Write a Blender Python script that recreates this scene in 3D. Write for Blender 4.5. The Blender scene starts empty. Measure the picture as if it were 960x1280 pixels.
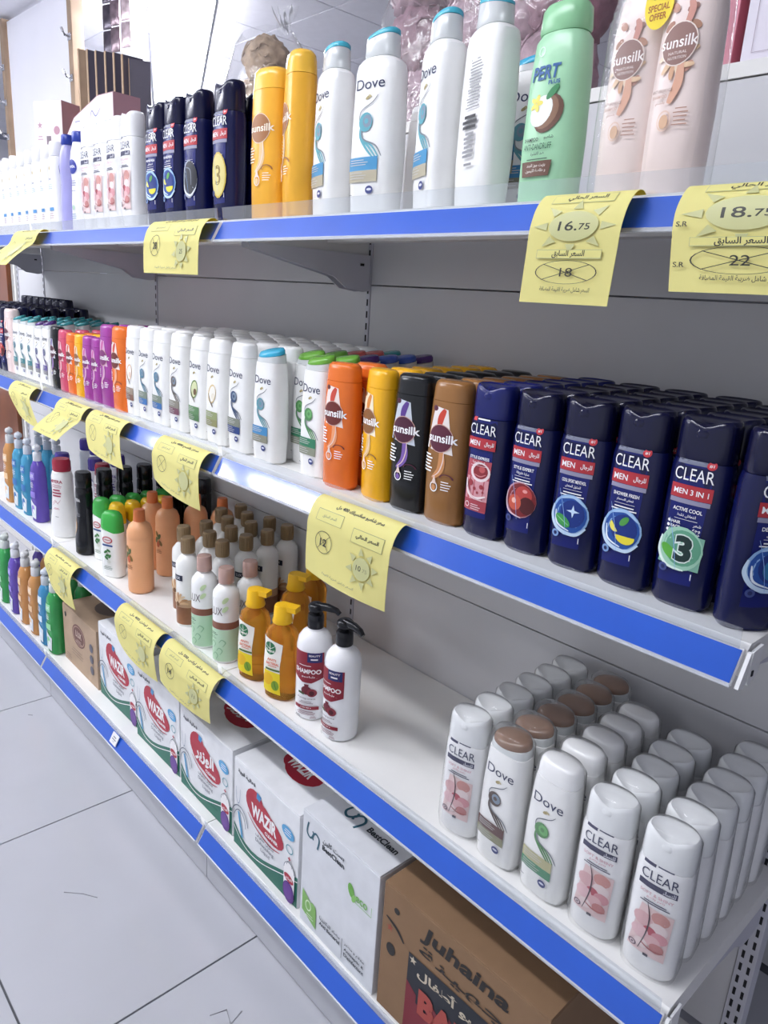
import bpy, bmesh, math, random
from mathutils import Vector, Matrix
random.seed(7)
SC = bpy.context.scene
COL = SC.collection
# ------------------------------------------------------------------ camera
FPX = 913.36
CAM = (0.23994, -0.73076, 1.30398)
ROWS = ((0.6750920, 0.7350775, 0.0625447), (0.2456394, -0.1440308, -0.9586013), (-0.6956379, 0.6625075, -0.2777980))
cd = bpy.data.cameras.new('camera'); co = bpy.data.objects.new('camera', cd); COL.objects.link(co)
r0, r1, r2 = (Vector(r) for r in ROWS)
co.matrix_world = Matrix(((r0.x, -r1.x, -r2.x, CAM[0]), (r0.y, -r1.y, -r2.y, CAM[1]), (r0.z, -r1.z, -r2.z, CAM[2]), (0, 0, 0, 1)))
cd.sensor_fit = 'VERTICAL'; cd.sensor_height = 36.0; cd.lens = FPX/1280*36; cd.clip_start = .02
SC.camera = co
# ------------------------------------------------------------------ world + exposure
W = bpy.data.worlds.new('world'); SC.world = W; W.use_nodes = True
bgn = W.node_tree.nodes['Background']; bgn.inputs[0].default_value = (.88, .91, 1.0, 1); bgn.inputs[1].default_value = .68
SC.view_settings.view_transform = 'Standard'; SC.view_settings.look = 'None'
SC.view_settings.exposure = 0.16; SC.view_settings.gamma = 1.0; SC.view_settings.use_curve_mapping = False
LIGHT_AISLE = 44.0      # emission of the tubes above the aisle
LIGHT_BACK = 60.0       # emission of the tubes behind the shelving
CEIL = 2.70

# ------------------------------------------------------------------ materials
def lin(h):
    h = h.lstrip('#'); o = []
    for i in (0, 2, 4):
        c = int(h[i:i+2], 16)/255; o.append(c/12.92 if c <= .04045 else ((c+.055)/1.055)**2.4)
    return tuple(o)
MATS = {}
def mat(hexc, rough=.35, var=.04, scale=40, metal=0, coat=0, trans=0, bump=0, emit=0, name=None, ior=1.45, sss=0):
    key = (hexc, rough, var, scale, metal, coat, trans, bump, emit, ior, sss)
    if key in MATS: return MATS[key]
    m = bpy.data.materials.new(name or 'surface_'+hexc.lstrip('#')); m.use_nodes = True
    nt = m.node_tree; b = nt.nodes['Principled BSDF']; c = lin(hexc)
    b.inputs['Roughness'].default_value = rough; b.inputs['Metallic'].default_value = metal
    b.inputs['Coat Weight'].default_value = coat; b.inputs['Coat Roughness'].default_value = .08
    b.inputs['Transmission Weight'].default_value = trans; b.inputs['IOR'].default_value = ior
    if emit:
        b.inputs['Emission Color'].default_value = (*c, 1); b.inputs['Emission Strength'].default_value = emit
    if var:
        tc = nt.nodes.new('ShaderNodeTexCoord'); n = nt.nodes.new('ShaderNodeTexNoise'); n.inputs['Scale'].default_value = scale; n.inputs['Detail'].default_value = 4
        nt.links.new(tc.outputs['Object'], n.inputs['Vector'])
        r = nt.nodes.new('ShaderNodeValToRGB'); e = r.color_ramp.elements
        e[0].position = .3; e[1].position = .7
        e[0].color = (*[max(0, v*(1-var)) for v in c], 1); e[1].color = (*[min(1, v*(1+var)) for v in c], 1)
        nt.links.new(n.outputs['Fac'], r.inputs['Fac']); nt.links.new(r.outputs['Color'], b.inputs['Base Color'])
        if bump:
            bp = nt.nodes.new('ShaderNodeBump'); bp.inputs['Strength'].default_value = bump; bp.inputs['Distance'].default_value = .002
            nt.links.new(n.outputs['Fac'], bp.inputs['Height']); nt.links.new(bp.outputs['Normal'], b.inputs['Normal'])
    else:
        b.inputs['Base Color'].default_value = (*c, 1)
    MATS[key] = m; return m
def film(name, tint='#ffffff', base=.06, rough=.12, bump=0, scale=60, milk=0.0):
    """clear plastic: transparent with a glossy skin and a little milkiness"""
    if name in MATS: return MATS[name]
    m = bpy.data.materials.new(name); m.use_nodes = True; nt = m.node_tree; nt.nodes.clear()
    out = nt.nodes.new('ShaderNodeOutputMaterial'); tr = nt.nodes.new('ShaderNodeBsdfTransparent'); gl = nt.nodes.new('ShaderNodeBsdfGlossy')
    tr.inputs[0].default_value = (*lin(tint), 1); gl.inputs['Roughness'].default_value = rough
    lw = nt.nodes.new('ShaderNodeLayerWeight'); lw.inputs[0].default_value = .5; fr = nt.nodes.new('ShaderNodeMath'); fr.operation = 'POWER'; fr.inputs[1].default_value = 4.0; nt.links.new(lw.outputs['Facing'], fr.inputs[0])
    ad = nt.nodes.new('ShaderNodeMath'); ad.operation = 'ADD'; ad.inputs[1].default_value = base; ad.use_clamp = True
    mx = nt.nodes.new('ShaderNodeMixShader'); nt.links.new(fr.outputs[0], ad.inputs[0]); nt.links.new(ad.outputs[0], mx.inputs[0])
    nt.links.new(tr.outputs[0], mx.inputs[1]); nt.links.new(gl.outputs[0], mx.inputs[2]); last = mx
    if milk:
        df = nt.nodes.new('ShaderNodeBsdfDiffuse'); df.inputs[0].default_value = (*lin(tint), 1)
        m2 = nt.nodes.new('ShaderNodeMixShader'); m2.inputs[0].default_value = milk
        nt.links.new(mx.outputs[0], m2.inputs[1]); nt.links.new(df.outputs[0], m2.inputs[2]); last = m2
    if bump:
        tc = nt.nodes.new('ShaderNodeTexCoord'); n = nt.nodes.new('ShaderNodeTexNoise'); n.inputs['Scale'].default_value = scale
        n.inputs['Distortion'].default_value = 1.5
        bp = nt.nodes.new('ShaderNodeBump'); bp.inputs['Strength'].default_value = bump; bp.inputs['Distance'].default_value = .004
        nt.links.new(tc.outputs['Object'], n.inputs['Vector']); nt.links.new(n.outputs['Fac'], bp.inputs['Height'])
        nt.links.new(bp.outputs['Normal'], gl.inputs['Normal']); nt.links.new(bp.outputs['Normal'], lw.inputs['Normal'])
    nt.links.new(last.outputs[0], out.inputs[0]); MATS[name] = m; return m
P = lambda h, r=.32: mat(h, r, .03, 30)          # moulded plastic
INK = lambda h: mat(h, .45, 0)                   # print
WHITE = P('#f2f2f0'); NAVY = INK('#1b2550'); KINK = INK('#1c1c22')

# ------------------------------------------------------------------ mesh helpers
class MB:
    def __init__(s): s.v = []; s.f = []; s.m = []; s.mats = []; s.sm = []
    def mi(s, m):
        if m not in s.mats: s.mats.append(m)
        return s.mats.index(m)
    def add(s, vs, fs, m, smooth=False):
        o = len(s.v); k = s.mi(m); s.v += [tuple(p) for p in vs]
        for f in fs: s.f.append([i+o for i in f]); s.m.append(k); s.sm.append(smooth)
        return s
    def box(s, x0, x1, y0, y1, z0, z1, m, bev=0):
        if bev:
            bm = bmesh.new(); bmesh.ops.create_cube(bm, size=1)
            for v in bm.verts: v.co = Vector(((x0+x1)/2+v.co.x*(x1-x0), (y0+y1)/2+v.co.y*(y1-y0), (z0+z1)/2+v.co.z*(z1-z0)))
            bmesh.ops.bevel(bm, geom=bm.edges[:], offset=bev, segments=2, affect='EDGES', profile=.6)
            bm.verts.index_update(); s.add([v.co[:] for v in bm.verts], [[v.index for v in f.verts] for f in bm.faces], m); bm.free(); return s
        vs = [(x, y, z) for z in (z0, z1) for y in (y0, y1) for x in (x0, x1)]
        return s.add(vs, [(0, 2, 3, 1), (4, 5, 7, 6), (0, 1, 5, 4), (2, 6, 7, 3), (0, 4, 6, 2), (1, 3, 7, 5)], m)
    def prism(s, pts, x0, x1, m):           # pts in (y,z), extruded along x
        n = len(pts); vs = [(x0, y, z) for y, z in pts]+[(x1, y, z) for y, z in pts]
        return s.add(vs, [list(range(n))[::-1], list(range(n, 2*n))]+[(i, (i+1) % n, n+(i+1) % n, n+i) for i in range(n)], m)
    def loft(s, secs, m, n=28, closed=True):
        vs = []; fs = []
        for sec in secs:
            z, a, b, e = sec[:4]; xo = sec[4] if len(sec) > 4 else 0; yo = sec[5] if len(sec) > 5 else 0; t = sec[6] if len(sec) > 6 else 0; ty = sec[7] if len(sec) > 7 else 0
            for i in range(n):
                th = 2*math.pi*i/n; c, q = math.cos(th), math.sin(th)
                x = a*math.copysign(abs(c)**(2/e), c); y = b*math.copysign(abs(q)**(2/e), q)
                vs.append((x+xo, y+yo, z+t*x+ty*y))
        k = len(secs)
        for j in range(k-1):
            for i in range(n): fs.append((j*n+i, j*n+(i+1) % n, (j+1)*n+(i+1) % n, (j+1)*n+i))
        if closed: fs.append(list(range(n))[::-1]); fs.append([(k-1)*n+i for i in range(n)])
        return s.add(vs, fs, m, True)
    def tube(s, pts, r, m, n=8):
        vs = []; fs = []; pts = [Vector(p) for p in pts]; k = len(pts)
        for j, p in enumerate(pts):
            d = (pts[min(j+1, k-1)]-pts[max(j-1, 0)]).normalized(); u = d.orthogonal().normalized(); w = d.cross(u)
            rr = r[j] if isinstance(r, (list, tuple)) else r
            for i in range(n):
                a = 2*math.pi*i/n; vs.append(p+u*math.cos(a)*rr+w*math.sin(a)*rr)
        for j in range(k-1):
            for i in range(n): fs.append((j*n+i, j*n+(i+1) % n, (j+1)*n+(i+1) % n, (j+1)*n+i))
        fs.append(list(range(n))[::-1]); fs.append([(k-1)*n+i for i in range(n)])
        return s.add(vs, fs, m, True)
    def mesh(s, name, sharp=35):
        me = bpy.data.meshes.new(name); me.from_pydata(s.v, [], s.f)
        for m in s.mats: me.materials.append(m)
        me.polygons.foreach_set('material_index', s.m); me.polygons.foreach_set('use_smooth', s.sm)
        me.update()
        if any(s.sm): me.set_sharp_from_angle(angle=math.radians(sharp))
        return me
def link(name, data, parent=None, loc=None, rz=0):
    o = bpy.data.objects.new(name, data); COL.objects.link(o)
    if parent: o.parent = parent
    if loc: o.location = loc
    if rz: o.rotation_euler = (0, 0, rz)
    return o
def tag(o, label, cat, group=None):
    o['label'] = label; o['category'] = cat
    if group: o['group'] = group
    return o
def struct(o): o['kind'] = 'structure'; return o

# ------------------------------------------------------------------ lettering
AF = {'ا': 0xFE8D, 'أ': 0xFE83, 'إ': 0xFE87, 'ب': 0xFE8F, 'ة': 0xFE93, 'ت': 0xFE95, 'ث': 0xFE99, 'ج': 0xFE9D, 'ح': 0xFEA1, 'خ': 0xFEA5, 'د': 0xFEA9, 'ذ': 0xFEAB, 'ر': 0xFEAD, 'ز': 0xFEAF, 'س': 0xFEB1, 'ش': 0xFEB5, 'ص': 0xFEB9, 'ض': 0xFEBD, 'ط': 0xFEC1, 'ظ': 0xFEC5, 'ع': 0xFEC9, 'غ': 0xFECD, 'ف': 0xFED1, 'ق': 0xFED5, 'ك': 0xFED9, 'ل': 0xFEDD, 'م': 0xFEE1, 'ن': 0xFEE5, 'ه': 0xFEE9, 'و': 0xFEED, 'ي': 0xFEF1, 'ى': 0xFEEF}
NJ = 'اأإدذرزوةى'
def ar(s):
    """joined forms of Arabic letters, in visual order"""
    out = []
    if not any(c in AF for c in s): return s
    for w in s.split(' '):
        if not any(c in AF for c in w): out.append(w); continue
        g = []
        for i, c in enumerate(w):
            if c not in AF: g.append(c); continue
            p = i > 0 and w[i-1] in AF and w[i-1] not in NJ
            n = i < len(w)-1 and w[i+1] in AF and c not in NJ
            g.append(chr(AF[c]+((3 if n else 1) if p else (2 if n else 0))))
        out.append(''.join(reversed(g)))
    return ' '.join(reversed(out))
TXT = {}
def text2d(s, bold=0, shear=0):
    k = (s, bold, shear)
    if k in TXT: return TXT[k]
    c = bpy.data.curves.new('text', 'FONT'); c.body = ar(s); c.size = 1; c.offset = bold; c.shear = shear; c.resolution_u = 3
    o = bpy.data.objects.new('text', c); COL.objects.link(o)
    dg = bpy.context.evaluated_depsgraph_get(); ev = o.evaluated_get(dg); me = ev.to_mesh()
    vs = [(v.co.x, v.co.y) for v in me.vertices]; fs = [list(p.vertices) for p in me.polygons]
    ev.to_mesh_clear(); bpy.data.objects.remove(o); bpy.data.curves.remove(c)
    if vs:
        x0 = min(v[0] for v in vs); x1 = max(v[0] for v in vs); y0 = min(v[1] for v in vs); y1 = max(v[1] for v in vs)
    else: x0 = y0 = 0; x1 = y1 = 1
    TXT[k] = (vs, fs, x0, x1, y0, y1); return TXT[k]

# ------------------------------------------------------------------ printed art: flat shapes (x,z) laid on a surface
class Art:
    def __init__(s): s.items = []; s.lay = 0
    def put(s, part, vs, fs, m): s.items.append((part, s.lay, vs, fs, m)); s.lay += 1; return s
    def T(s, t, x, z, w, m, h=None, bold=.012, shear=0, part='lettering', rot=0):
        vs, fs, x0, x1, y0, y1 = text2d(t, bold, shear); k = w/(x1-x0); kz = k if h is None else h/(y1-y0)
        cx, cy = (x0+x1)/2, (y0+y1)/2; c, q = math.cos(rot), math.sin(rot); o = []
        for a, b in vs:
            px, pz = (a-cx)*k, (b-cy)*kz; o.append((x+px*c-pz*q, z+px*q+pz*c))
        return s.put(part, o, fs, m)
    def R(s, x0, z0, x1, z1, m, part='label_panel', n=4, k=0, nz=2):   # rectangle, k skews the top
        vs = [(x0+(x1-x0)*i/n+k*(j/nz), z0+(z1-z0)*j/nz) for j in range(nz+1) for i in range(n+1)]
        return s.put(part, vs, [(j*(n+1)+i, j*(n+1)+i+1, (j+1)*(n+1)+i+1, (j+1)*(n+1)+i) for j in range(nz) for i in range(n)], m)
    def Q(s, pts, m, part='label_panel', n=4):                        # quad a,b,c,d counter clockwise, subdivided
        a, b, c, d = pts; vs = []
        for j in range(n+1):
            for i in range(n+1):
                u, v = i/n, j/n
                vs.append(tuple((a[k]*(1-u)+b[k]*u)*(1-v)+(d[k]*(1-u)+c[k]*u)*v for k in (0, 1)))
        return s.put(part, vs, [(j*(n+1)+i, j*(n+1)+i+1, (j+1)*(n+1)+i+1, (j+1)*(n+1)+i) for j in range(n) for i in range(n)], m)
    def D(s, x, z, rx, rz, m, part='emblem', n=18, a0=0, a1=2*math.pi, rings=3, inner=0, rot=0):
        full = abs(a1-a0-2*math.pi) < 1e-6; vs = []; fs = []; k = n if full else n+1; c, q = math.cos(rot), math.sin(rot)
        for j in range(rings+1):
            r = inner+(1-inner)*j/rings; r = max(r, 1e-4)
            for i in range(k):
                t = a0+(a1-a0)*i/n; px, pz = rx*r*math.cos(t), rz*r*math.sin(t); vs.append((x+px*c-pz*q, z+px*q+pz*c))
        for j in range(rings):
            for i in range(n): i2 = (i+1) % k; fs.append((j*k+i, (j+1)*k+i, (j+1)*k+i2, j*k+i2))
        return s.put(part, vs, fs, m)
    def L(s, pts, w, m, part='emblem', sub=6):                        # smooth ribbon through points
        P_ = []; n = len(pts)
        for i in range(n-1):
            p0, p1, p2, p3 = pts[max(i-1, 0)], pts[i], pts[i+1], pts[min(i+2, n-1)]
            for j in range(sub):
                t = j/sub; P_.append(tuple(.5*((2*p1[k])+(-p0[k]+p2[k])*t+(2*p0[k]-5*p1[k]+4*p2[k]-p3[k])*t*t+(-p0[k]+3*p1[k]-3*p2[k]+p3[k])*t**3) for k in (0, 1)))
        P_.append(pts[-1]); vs = []; m_ = len(P_)
        for i, p in enumerate(P_):
            a, b = P_[max(i-1, 0)], P_[min(i+1, m_-1)]; dx, dz = b[0]-a[0], b[1]-a[1]; l = math.hypot(dx, dz) or 1
            ww = w*(.35+.65*math.sin(math.pi*(i+.6)/(m_+.2))) if w > 0 else -w
            vs += [(p[0]-dz/l*ww/2, p[1]+dx/l*ww/2), (p[0]+dz/l*ww/2, p[1]-dx/l*ww/2)]
        return s.put(part, vs, [(2*i, 2*i+1, 2*i+3, 2*i+2) for i in range(m_-1)], m)
    def bars(s, x, z, w, n, m, dz=.003, h=.0012, part='small_print', left=False):
        for i in range(n):
            ww = w*(.7+.3*((i*37 % 10)/10)); x0 = x if left else x-ww/2; s.R(x0, z-i*dz-h, x0+ww, z-i*dz, m, part, 3, 0, 1)
        return s
    def star(s, x, z, r, m, part='emblem', n=5, q=.42):
        vs = [(x, z)]+[(x+(r if i % 2 == 0 else r*q)*math.sin(math.pi*i/n), z+(r if i % 2 == 0 else r*q)*math.cos(math.pi*i/n)) for i in range(2*n)]
        return s.put(part, vs, [(0, 1+i, 1+(i+1) % (2*n)) for i in range(2*n)], m)
    def warp(s, sx=1, dz=0, only=None, cx=0, cz=0, sz=1):
        s.items = [(p_, l_, [(cx+(x-cx)*sx, cz+(z-cz)*sz+dz) for x, z in v_], f_, m_) if only is None or p_ in only else (p_, l_, v_, f_, m_) for p_, l_, v_, f_, m_ in s.items]; return s
    def parts(s, surf, base=.0005, step=.00009, cut=0, split=False):
        g = {}
        for part, lay, vs, fs, m in s.items:
            if cut and part == 'lettering':
                bm = bmesh.new(); bv = [bm.verts.new((x, z, 0)) for x, z in vs]
                for f in fs:
                    try: bm.faces.new([bv[i] for i in f])
                    except ValueError: pass
                z0 = min(z for _, z in vs); z1 = max(z for _, z in vs); q = z0+cut
                while q < z1:
                    bmesh.ops.bisect_plane(bm, geom=bm.verts[:]+bm.edges[:]+bm.faces[:], plane_co=(0, q, 0), plane_no=(0, 1, 0)); q += cut
                bm.verts.index_update(); vs = [(v.co.x, v.co.y) for v in bm.verts]; fs = [[v.index for v in f.verts] for f in bm.faces]; bm.free()
            if split and part in ('lettering', 'label_panel', 'badge', 'print_mark', 'leaf_print', 'print_box'): part = (part, lay)
            g.setdefault(part, MB()).add([surf(x, z, base+lay*step) for x, z in vs], fs, m, True)
        return g
def front(secs):
    def f(x, z, off):
        s0 = secs[0]; s1 = secs[-1]
        for i in range(len(secs)-1):
            if secs[i][0] <= z <= secs[i+1][0] and secs[i+1][0] > secs[i][0]: s0, s1 = secs[i], secs[i+1]; break
        t = 0 if s1[0] == s0[0] else min(1, max(0, (z-s0[0])/(s1[0]-s0[0])))
        a, b, e = (s0[k]*(1-t)+s1[k]*t for k in (1, 2, 3)); yo = (s0[5] if len(s0) > 5 else 0)*(1-t)+(s1[5] if len(s1) > 5 else 0)*t
        u = min(.985, abs(x)/a); xx = math.copysign(u*a, x)
        y = -b*(1-u**e)**(1/e)
        return (xx*(1+off/a*.6), yo+y-off, z)
    return f
def flat(y): return lambda x, z, off: (x, y-off, z)

# ------------------------------------------------------------------ prototypes: list of [part name, mesh, parent index or -1]
class Proto:
    def __init__(s): s.p = []
    def part(s, name, mb, parent=-1, sharp=35, stuff=False, label=None):
        s.p.append((name, mb.mesh(name, sharp) if isinstance(mb, MB) else mb, parent, stuff, label)); return len(s.p)-1
    def art(s, art, surf, parent, base=.0005, cut=0, split=False):
        for k, mb in art.parts(surf, base, cut=cut, split=split).items():
            k = k if isinstance(k, str) else k[0]; s.part(k, mb, parent, stuff=(k == 'small_print'))
        return s
    def put(s, name, label, cat, loc, rz=0, group=None, sc=1, keep=None):
        e = link(name, None, None, loc, rz); e.empty_display_size = .03; tag(e, label, cat, group)
        if sc != 1: e.scale = (sc, sc, sc) if not isinstance(sc, tuple) else sc
        ob = []
        for i, (n, me, par, stuff, lb) in enumerate(s.p):
            if keep and n not in keep: ob.append(None); continue
            o = link(n, me, e if par < 0 else ob[par]); ob.append(o)
            if stuff: o['kind'] = 'stuff'
            if lb: o['label'] = lb
        return e

# ================================================================== THE SETTING
Z4, Z3, Z2, Z1 = 1.425, .995, .518, .152
YB = .357                                  # face of the back panels
M_TILE = mat('#b9bac0', .22, .035, 3.2, coat=.25); M_GROUT = mat('#55575c', .8, .1, 60)
fl = MB(); fl.box(-9, 3.2, -3.4, 6, -.06, -.004, M_GROUT)
floor = struct(link('floor', fl.mesh('floor')))
TS = .6035
tile = MB(); tile.box(.0020, TS-.0020, .0020, TS-.0020, -.012, 0, M_TILE, .0008); tile_me = tile.mesh('floor_tile')
for i in range(-9, 5):
    for j in range(-3, 2):
        o = link('tile', tile_me, floor, (-.795+i*TS, -.472+j*TS, 0))
# dried scuff marks on the tiles
M_SCUFF = mat('#97989c', .7, .1, 90)
for i, pts in enumerate([[(-.70, -.20), (-.69, -.17), (-.66, -.18), (-.67, -.15)], [(-1.16, -.30), (-1.13, -.27), (-1.10, -.25)], [(-1.93, -.13), (-1.92, -.12)]]):
    mb = MB(); mb.tube([(x, y, .0006) for x, y in pts], .0012, M_SCUFF, 5)
    link('scuff_mark', mb.mesh('scuff_mark'), floor)
M_CEIL = mat('#eaeaf2', .8, .02, 25, bump=.1); M_CGAP = mat('#9c9fb0', .8, .05, 20)
cb = MB(); cb.box(-9, 3.2, -3.4, 6, CEIL+.006, CEIL+.08, M_CGAP); ceiling = struct(link('ceiling', cb.mesh('ceiling')))
ct = MB(); ct.box(.004, .596, .004, .596, CEIL, CEIL+.02, M_CEIL, .002); ct_me = ct.mesh('ceiling_tile')
for i in range(-7, 13):
    for j in range(-8, 7): link('ceiling_tile', ct_me, ceiling, (-4.31+.6*i, 1.285+.6*j, 0))
M_WALL = mat('#e4e4ec', .75, .02, 8)
for nm, b in (('wall_far', (-9.1, -9, -3.4, 6, 0, CEIL+.06)), ('wall_back', (-9, 3.2, 6, 6.1, 0, CEIL+.06)), ('wall_right', (3.2, 3.3, -3.4, 6, 0, CEIL+.06))):
    mb = MB(); mb.box(*b, M_WALL); struct(link(nm, mb.mesh(nm)))
# ---- ceiling tube lights
M_LAMPW = mat('#f4f4f4', .4, .02)
def batten(x0, y0, x1, y1, wid, e, label, group=None):
    L = math.hypot(x1-x0, y1-y0); em = mat('#f6f8ff', .3, 0, emit=e, name='lit_diffuser')
    p = Proto(); h = MB(); h.box(-L/2-.02, L/2+.02, -wid/2-.012, wid/2+.012, -.02, 0, M_LAMPW, .004); a = p.part('housing', h)
    d = MB(); d.prism([(-wid/2, -.021), (-wid/2+.01, -.045), (wid/2-.01, -.045), (wid/2, -.021)], -L/2, L/2, em); p.part('diffuser', d)
    for q in (-1, 1):
        c = MB(); c.box(q*(L/2+.01)-.012, q*(L/2+.01)+.012, -wid/2-.006, wid/2+.006, -.05, -.004, M_LAMPW, .003); p.part('end_cap', c)
    p.put('ceiling_light', label, 'light', ((x0+x1)/2, (y0+y1)/2, CEIL), math.atan2(y1-y0, x1-x0), group)
batten(-3.3, 1.16, -5.9, 2.46, .30, LIGHT_BACK, 'white ceiling light, stretched along its glare streak, beyond the blue bottles')  # real lamp, made long and wide so its shape includes the glare streak
for i, (x0, x1) in enumerate([(-5.2, -3.7), (-3.4, -1.9), (-1.6, -.1)]):
    batten(x0, -1.05, x1, -1.05, .16, LIGHT_AISLE*(.62, .75, .78)[i], ('leftmost', 'middle', 'rightmost')[i]+' white tube light on the ceiling over the aisle', 'aisle lights')
for i, (x0, x1) in enumerate([(-6.9, -5.4), (-5.0, -3.6)]):  # unseen row, added to brighten the left back panels and glint on the rail
    batten(x0, -2.5, x1, -2.5, .16, LIGHT_AISLE*(1.1, 2.1)[i], ('left', 'right')[i]+' unseen tube light added on the ceiling across the aisle', 'added lights across the aisle')

# ================================================================== SHELVING
M_PANEL = mat('#d0d0d3', .5, .03, 6); M_SHELF = mat('#ecebe8', .42, .02, 10); M_POST = mat('#c9c9d2', .45, .03, 12); M_DARK = mat('#1d1d22', .7, 0)
M_RAIL = mat('#f0f0f0', .35, .02); M_BLUE = mat('#0a52c0', .30, .06, 9, coat=.7); M_LIP = film('clear_acrylic', '#f8fafc', .09, .12, milk=.045); M_KICK = mat('#b2b3b9', .35, .03, 9)
M_COVER = film('clear_rail_cover', '#ffffff', .02, .10, bump=.15, scale=14)
BAYN = ('nearest bay', 'middle bay', 'far left bay')
LEVELS = ((Z4, 'top', 'carrying the largest bottles'), (Z3, 'second', 'packed with rows of shampoo bottles'), (Z2, 'third', 'below the yellow-tagged second shelf'), (Z1, 'lowest', 'carrying cartons and gel bottles near the floor'))
def shelf(x0, x1, zt, deep, yf, lvl, bn, note, last):
    """one lift-out shelf (board, folded edges, brackets) and its clip-on price rail"""
    g = .0015; z = 0; xm = (x0+x1)/2; X0, X1 = x0-xm, x1-xm
    e = link('shelf', None, None, (xm, 0, zt)); tag(e, f'white {lvl} shelf of the {bn}, {note}', 'shelf', 'white metal shelves')
    def part(name, pts, xa, xb, m, par):
        r = MB(); r.prism(pts, xa, xb, m); return link(name, r.mesh(name), par)
    part('board', [(yf+.004, z-.005), (yf+.010, z), (deep, z), (deep, z-.004), (yf+.02, z-.004), (yf+.02, z-.034), (yf+.004, z-.036)], X0+g, X1-g, M_SHELF, e)
    for xa in (X0+g, X1-g-.002):
        b = MB(); b.box(xa, xa+.002, yf+.0205, deep-.001, z-.032, z-.0042, M_SHELF); link('side_edge', b.mesh('side_edge'), e)
    for yy in (yf+.12, yf+.24):
        b = MB(); b.box(X0+.004, X1-.004, yy, yy+.03, z-.016, z-.0042, M_SHELF); link('stiffening_rib', b.mesh('stiffening_rib'), e)
    if yf > -.01:
        for xc in (X0+.010, X1-.013):
            k = MB(); k.prism([(deep-.002, z-.0325), (yf+.05, z-.0325), (yf+.05, z-.042), (deep-.10, z-.080), (deep-.065, z-.102), (deep-.02, z-.107), (deep-.002, z-.104)], xc, xc+.003, M_POST); bo = link('bracket', k.mesh('bracket'), e)
            k = MB(); k.box(xc-.001, xc+.004, deep-.03, deep-.02, z-.055, z-.050, M_DARK); link('bracket_hole', k.mesh('bracket_hole'), bo)
    else:
        b = MB(); b.box(X0+.001, X1-.001, .006+yf, .013+yf, -zt+.004, z-.044, M_KICK, .001); link('kick_plate', b.mesh('kick_plate'), e)
    if last:
        k = MB(); k.prism([(yf+.03, z-.004), (yf+.006, z-.006), (yf+.0045, z-.040), (yf+.008, z-.044), (yf+.03, z-.034)], X1+.001, X1+.004, M_RAIL); k.box(X1+.004, X1+.005, yf+.010, yf+.014, z-.034, z-.028, M_DARK); link('end_plate', k.mesh('end_plate'), e)
    r_ = link('price_rail', None, None, (xm, yf, zt)); tag(r_, f'blue price rail on the front of the {lvl} shelf, {bn}', 'price rail', 'blue price rails'); yf = 0
    xa, xb = X0+.006, X1-.004; dy, dz = -.018, -.033
    part('rail_back', [(yf+.003, z-.004), (yf, z-.004), (yf+dy, z-.004+dz), (yf+dy, z-.007+dz), (yf+dy+.004, z-.007+dz), (yf+.003, z-.009)], xa, xb, M_RAIL, r_)
    part('blue_strip', [(yf-.0008, z-.0052), (yf-.0016, z-.0049), (yf+dy-.0014, z-.003+dz), (yf+dy-.0006, z-.0033+dz)], xa+.002, xb-.001, M_BLUE, r_)
    part('clear_lip', [(yf-.001, z-.004), (yf-.0025, z-.004), (yf-.0050, z+.019), (yf-.0035, z+.019)], xa+.004, xb-.004, M_LIP, r_)
    part('rail_edge', [(yf+dy-.0035, z-.0065+dz), (yf+dy-.0035, z-.0035+dz), (yf+dy-.0016, z-.0025+dz), (yf+dy-.0012, z-.0065+dz)], xa, xb, film('rail_edge_plastic', '#f8fbff', .25, .1, milk=.35), r_)
    if last:
        k = MB(); k.prism([(yf+.002, z-.005), (yf-.001, z-.006), (yf-.018, z-.040), (yf-.004, z-.044), (yf+.002, z-.036)], xb+.004, xb+.008, M_RAIL); link('end_cap', k.mesh('end_cap'), r_)
NXT = [0.0, -1.0, -2.0, -3.0, -3.32]
FL = ('grey slotted back frame of the nearest bay, its slotted post at lower right', 'grey slotted back frame of the middle bay', 'grey slotted back frame of the far left bay', 'short grey end frame with white post at far left')
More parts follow.
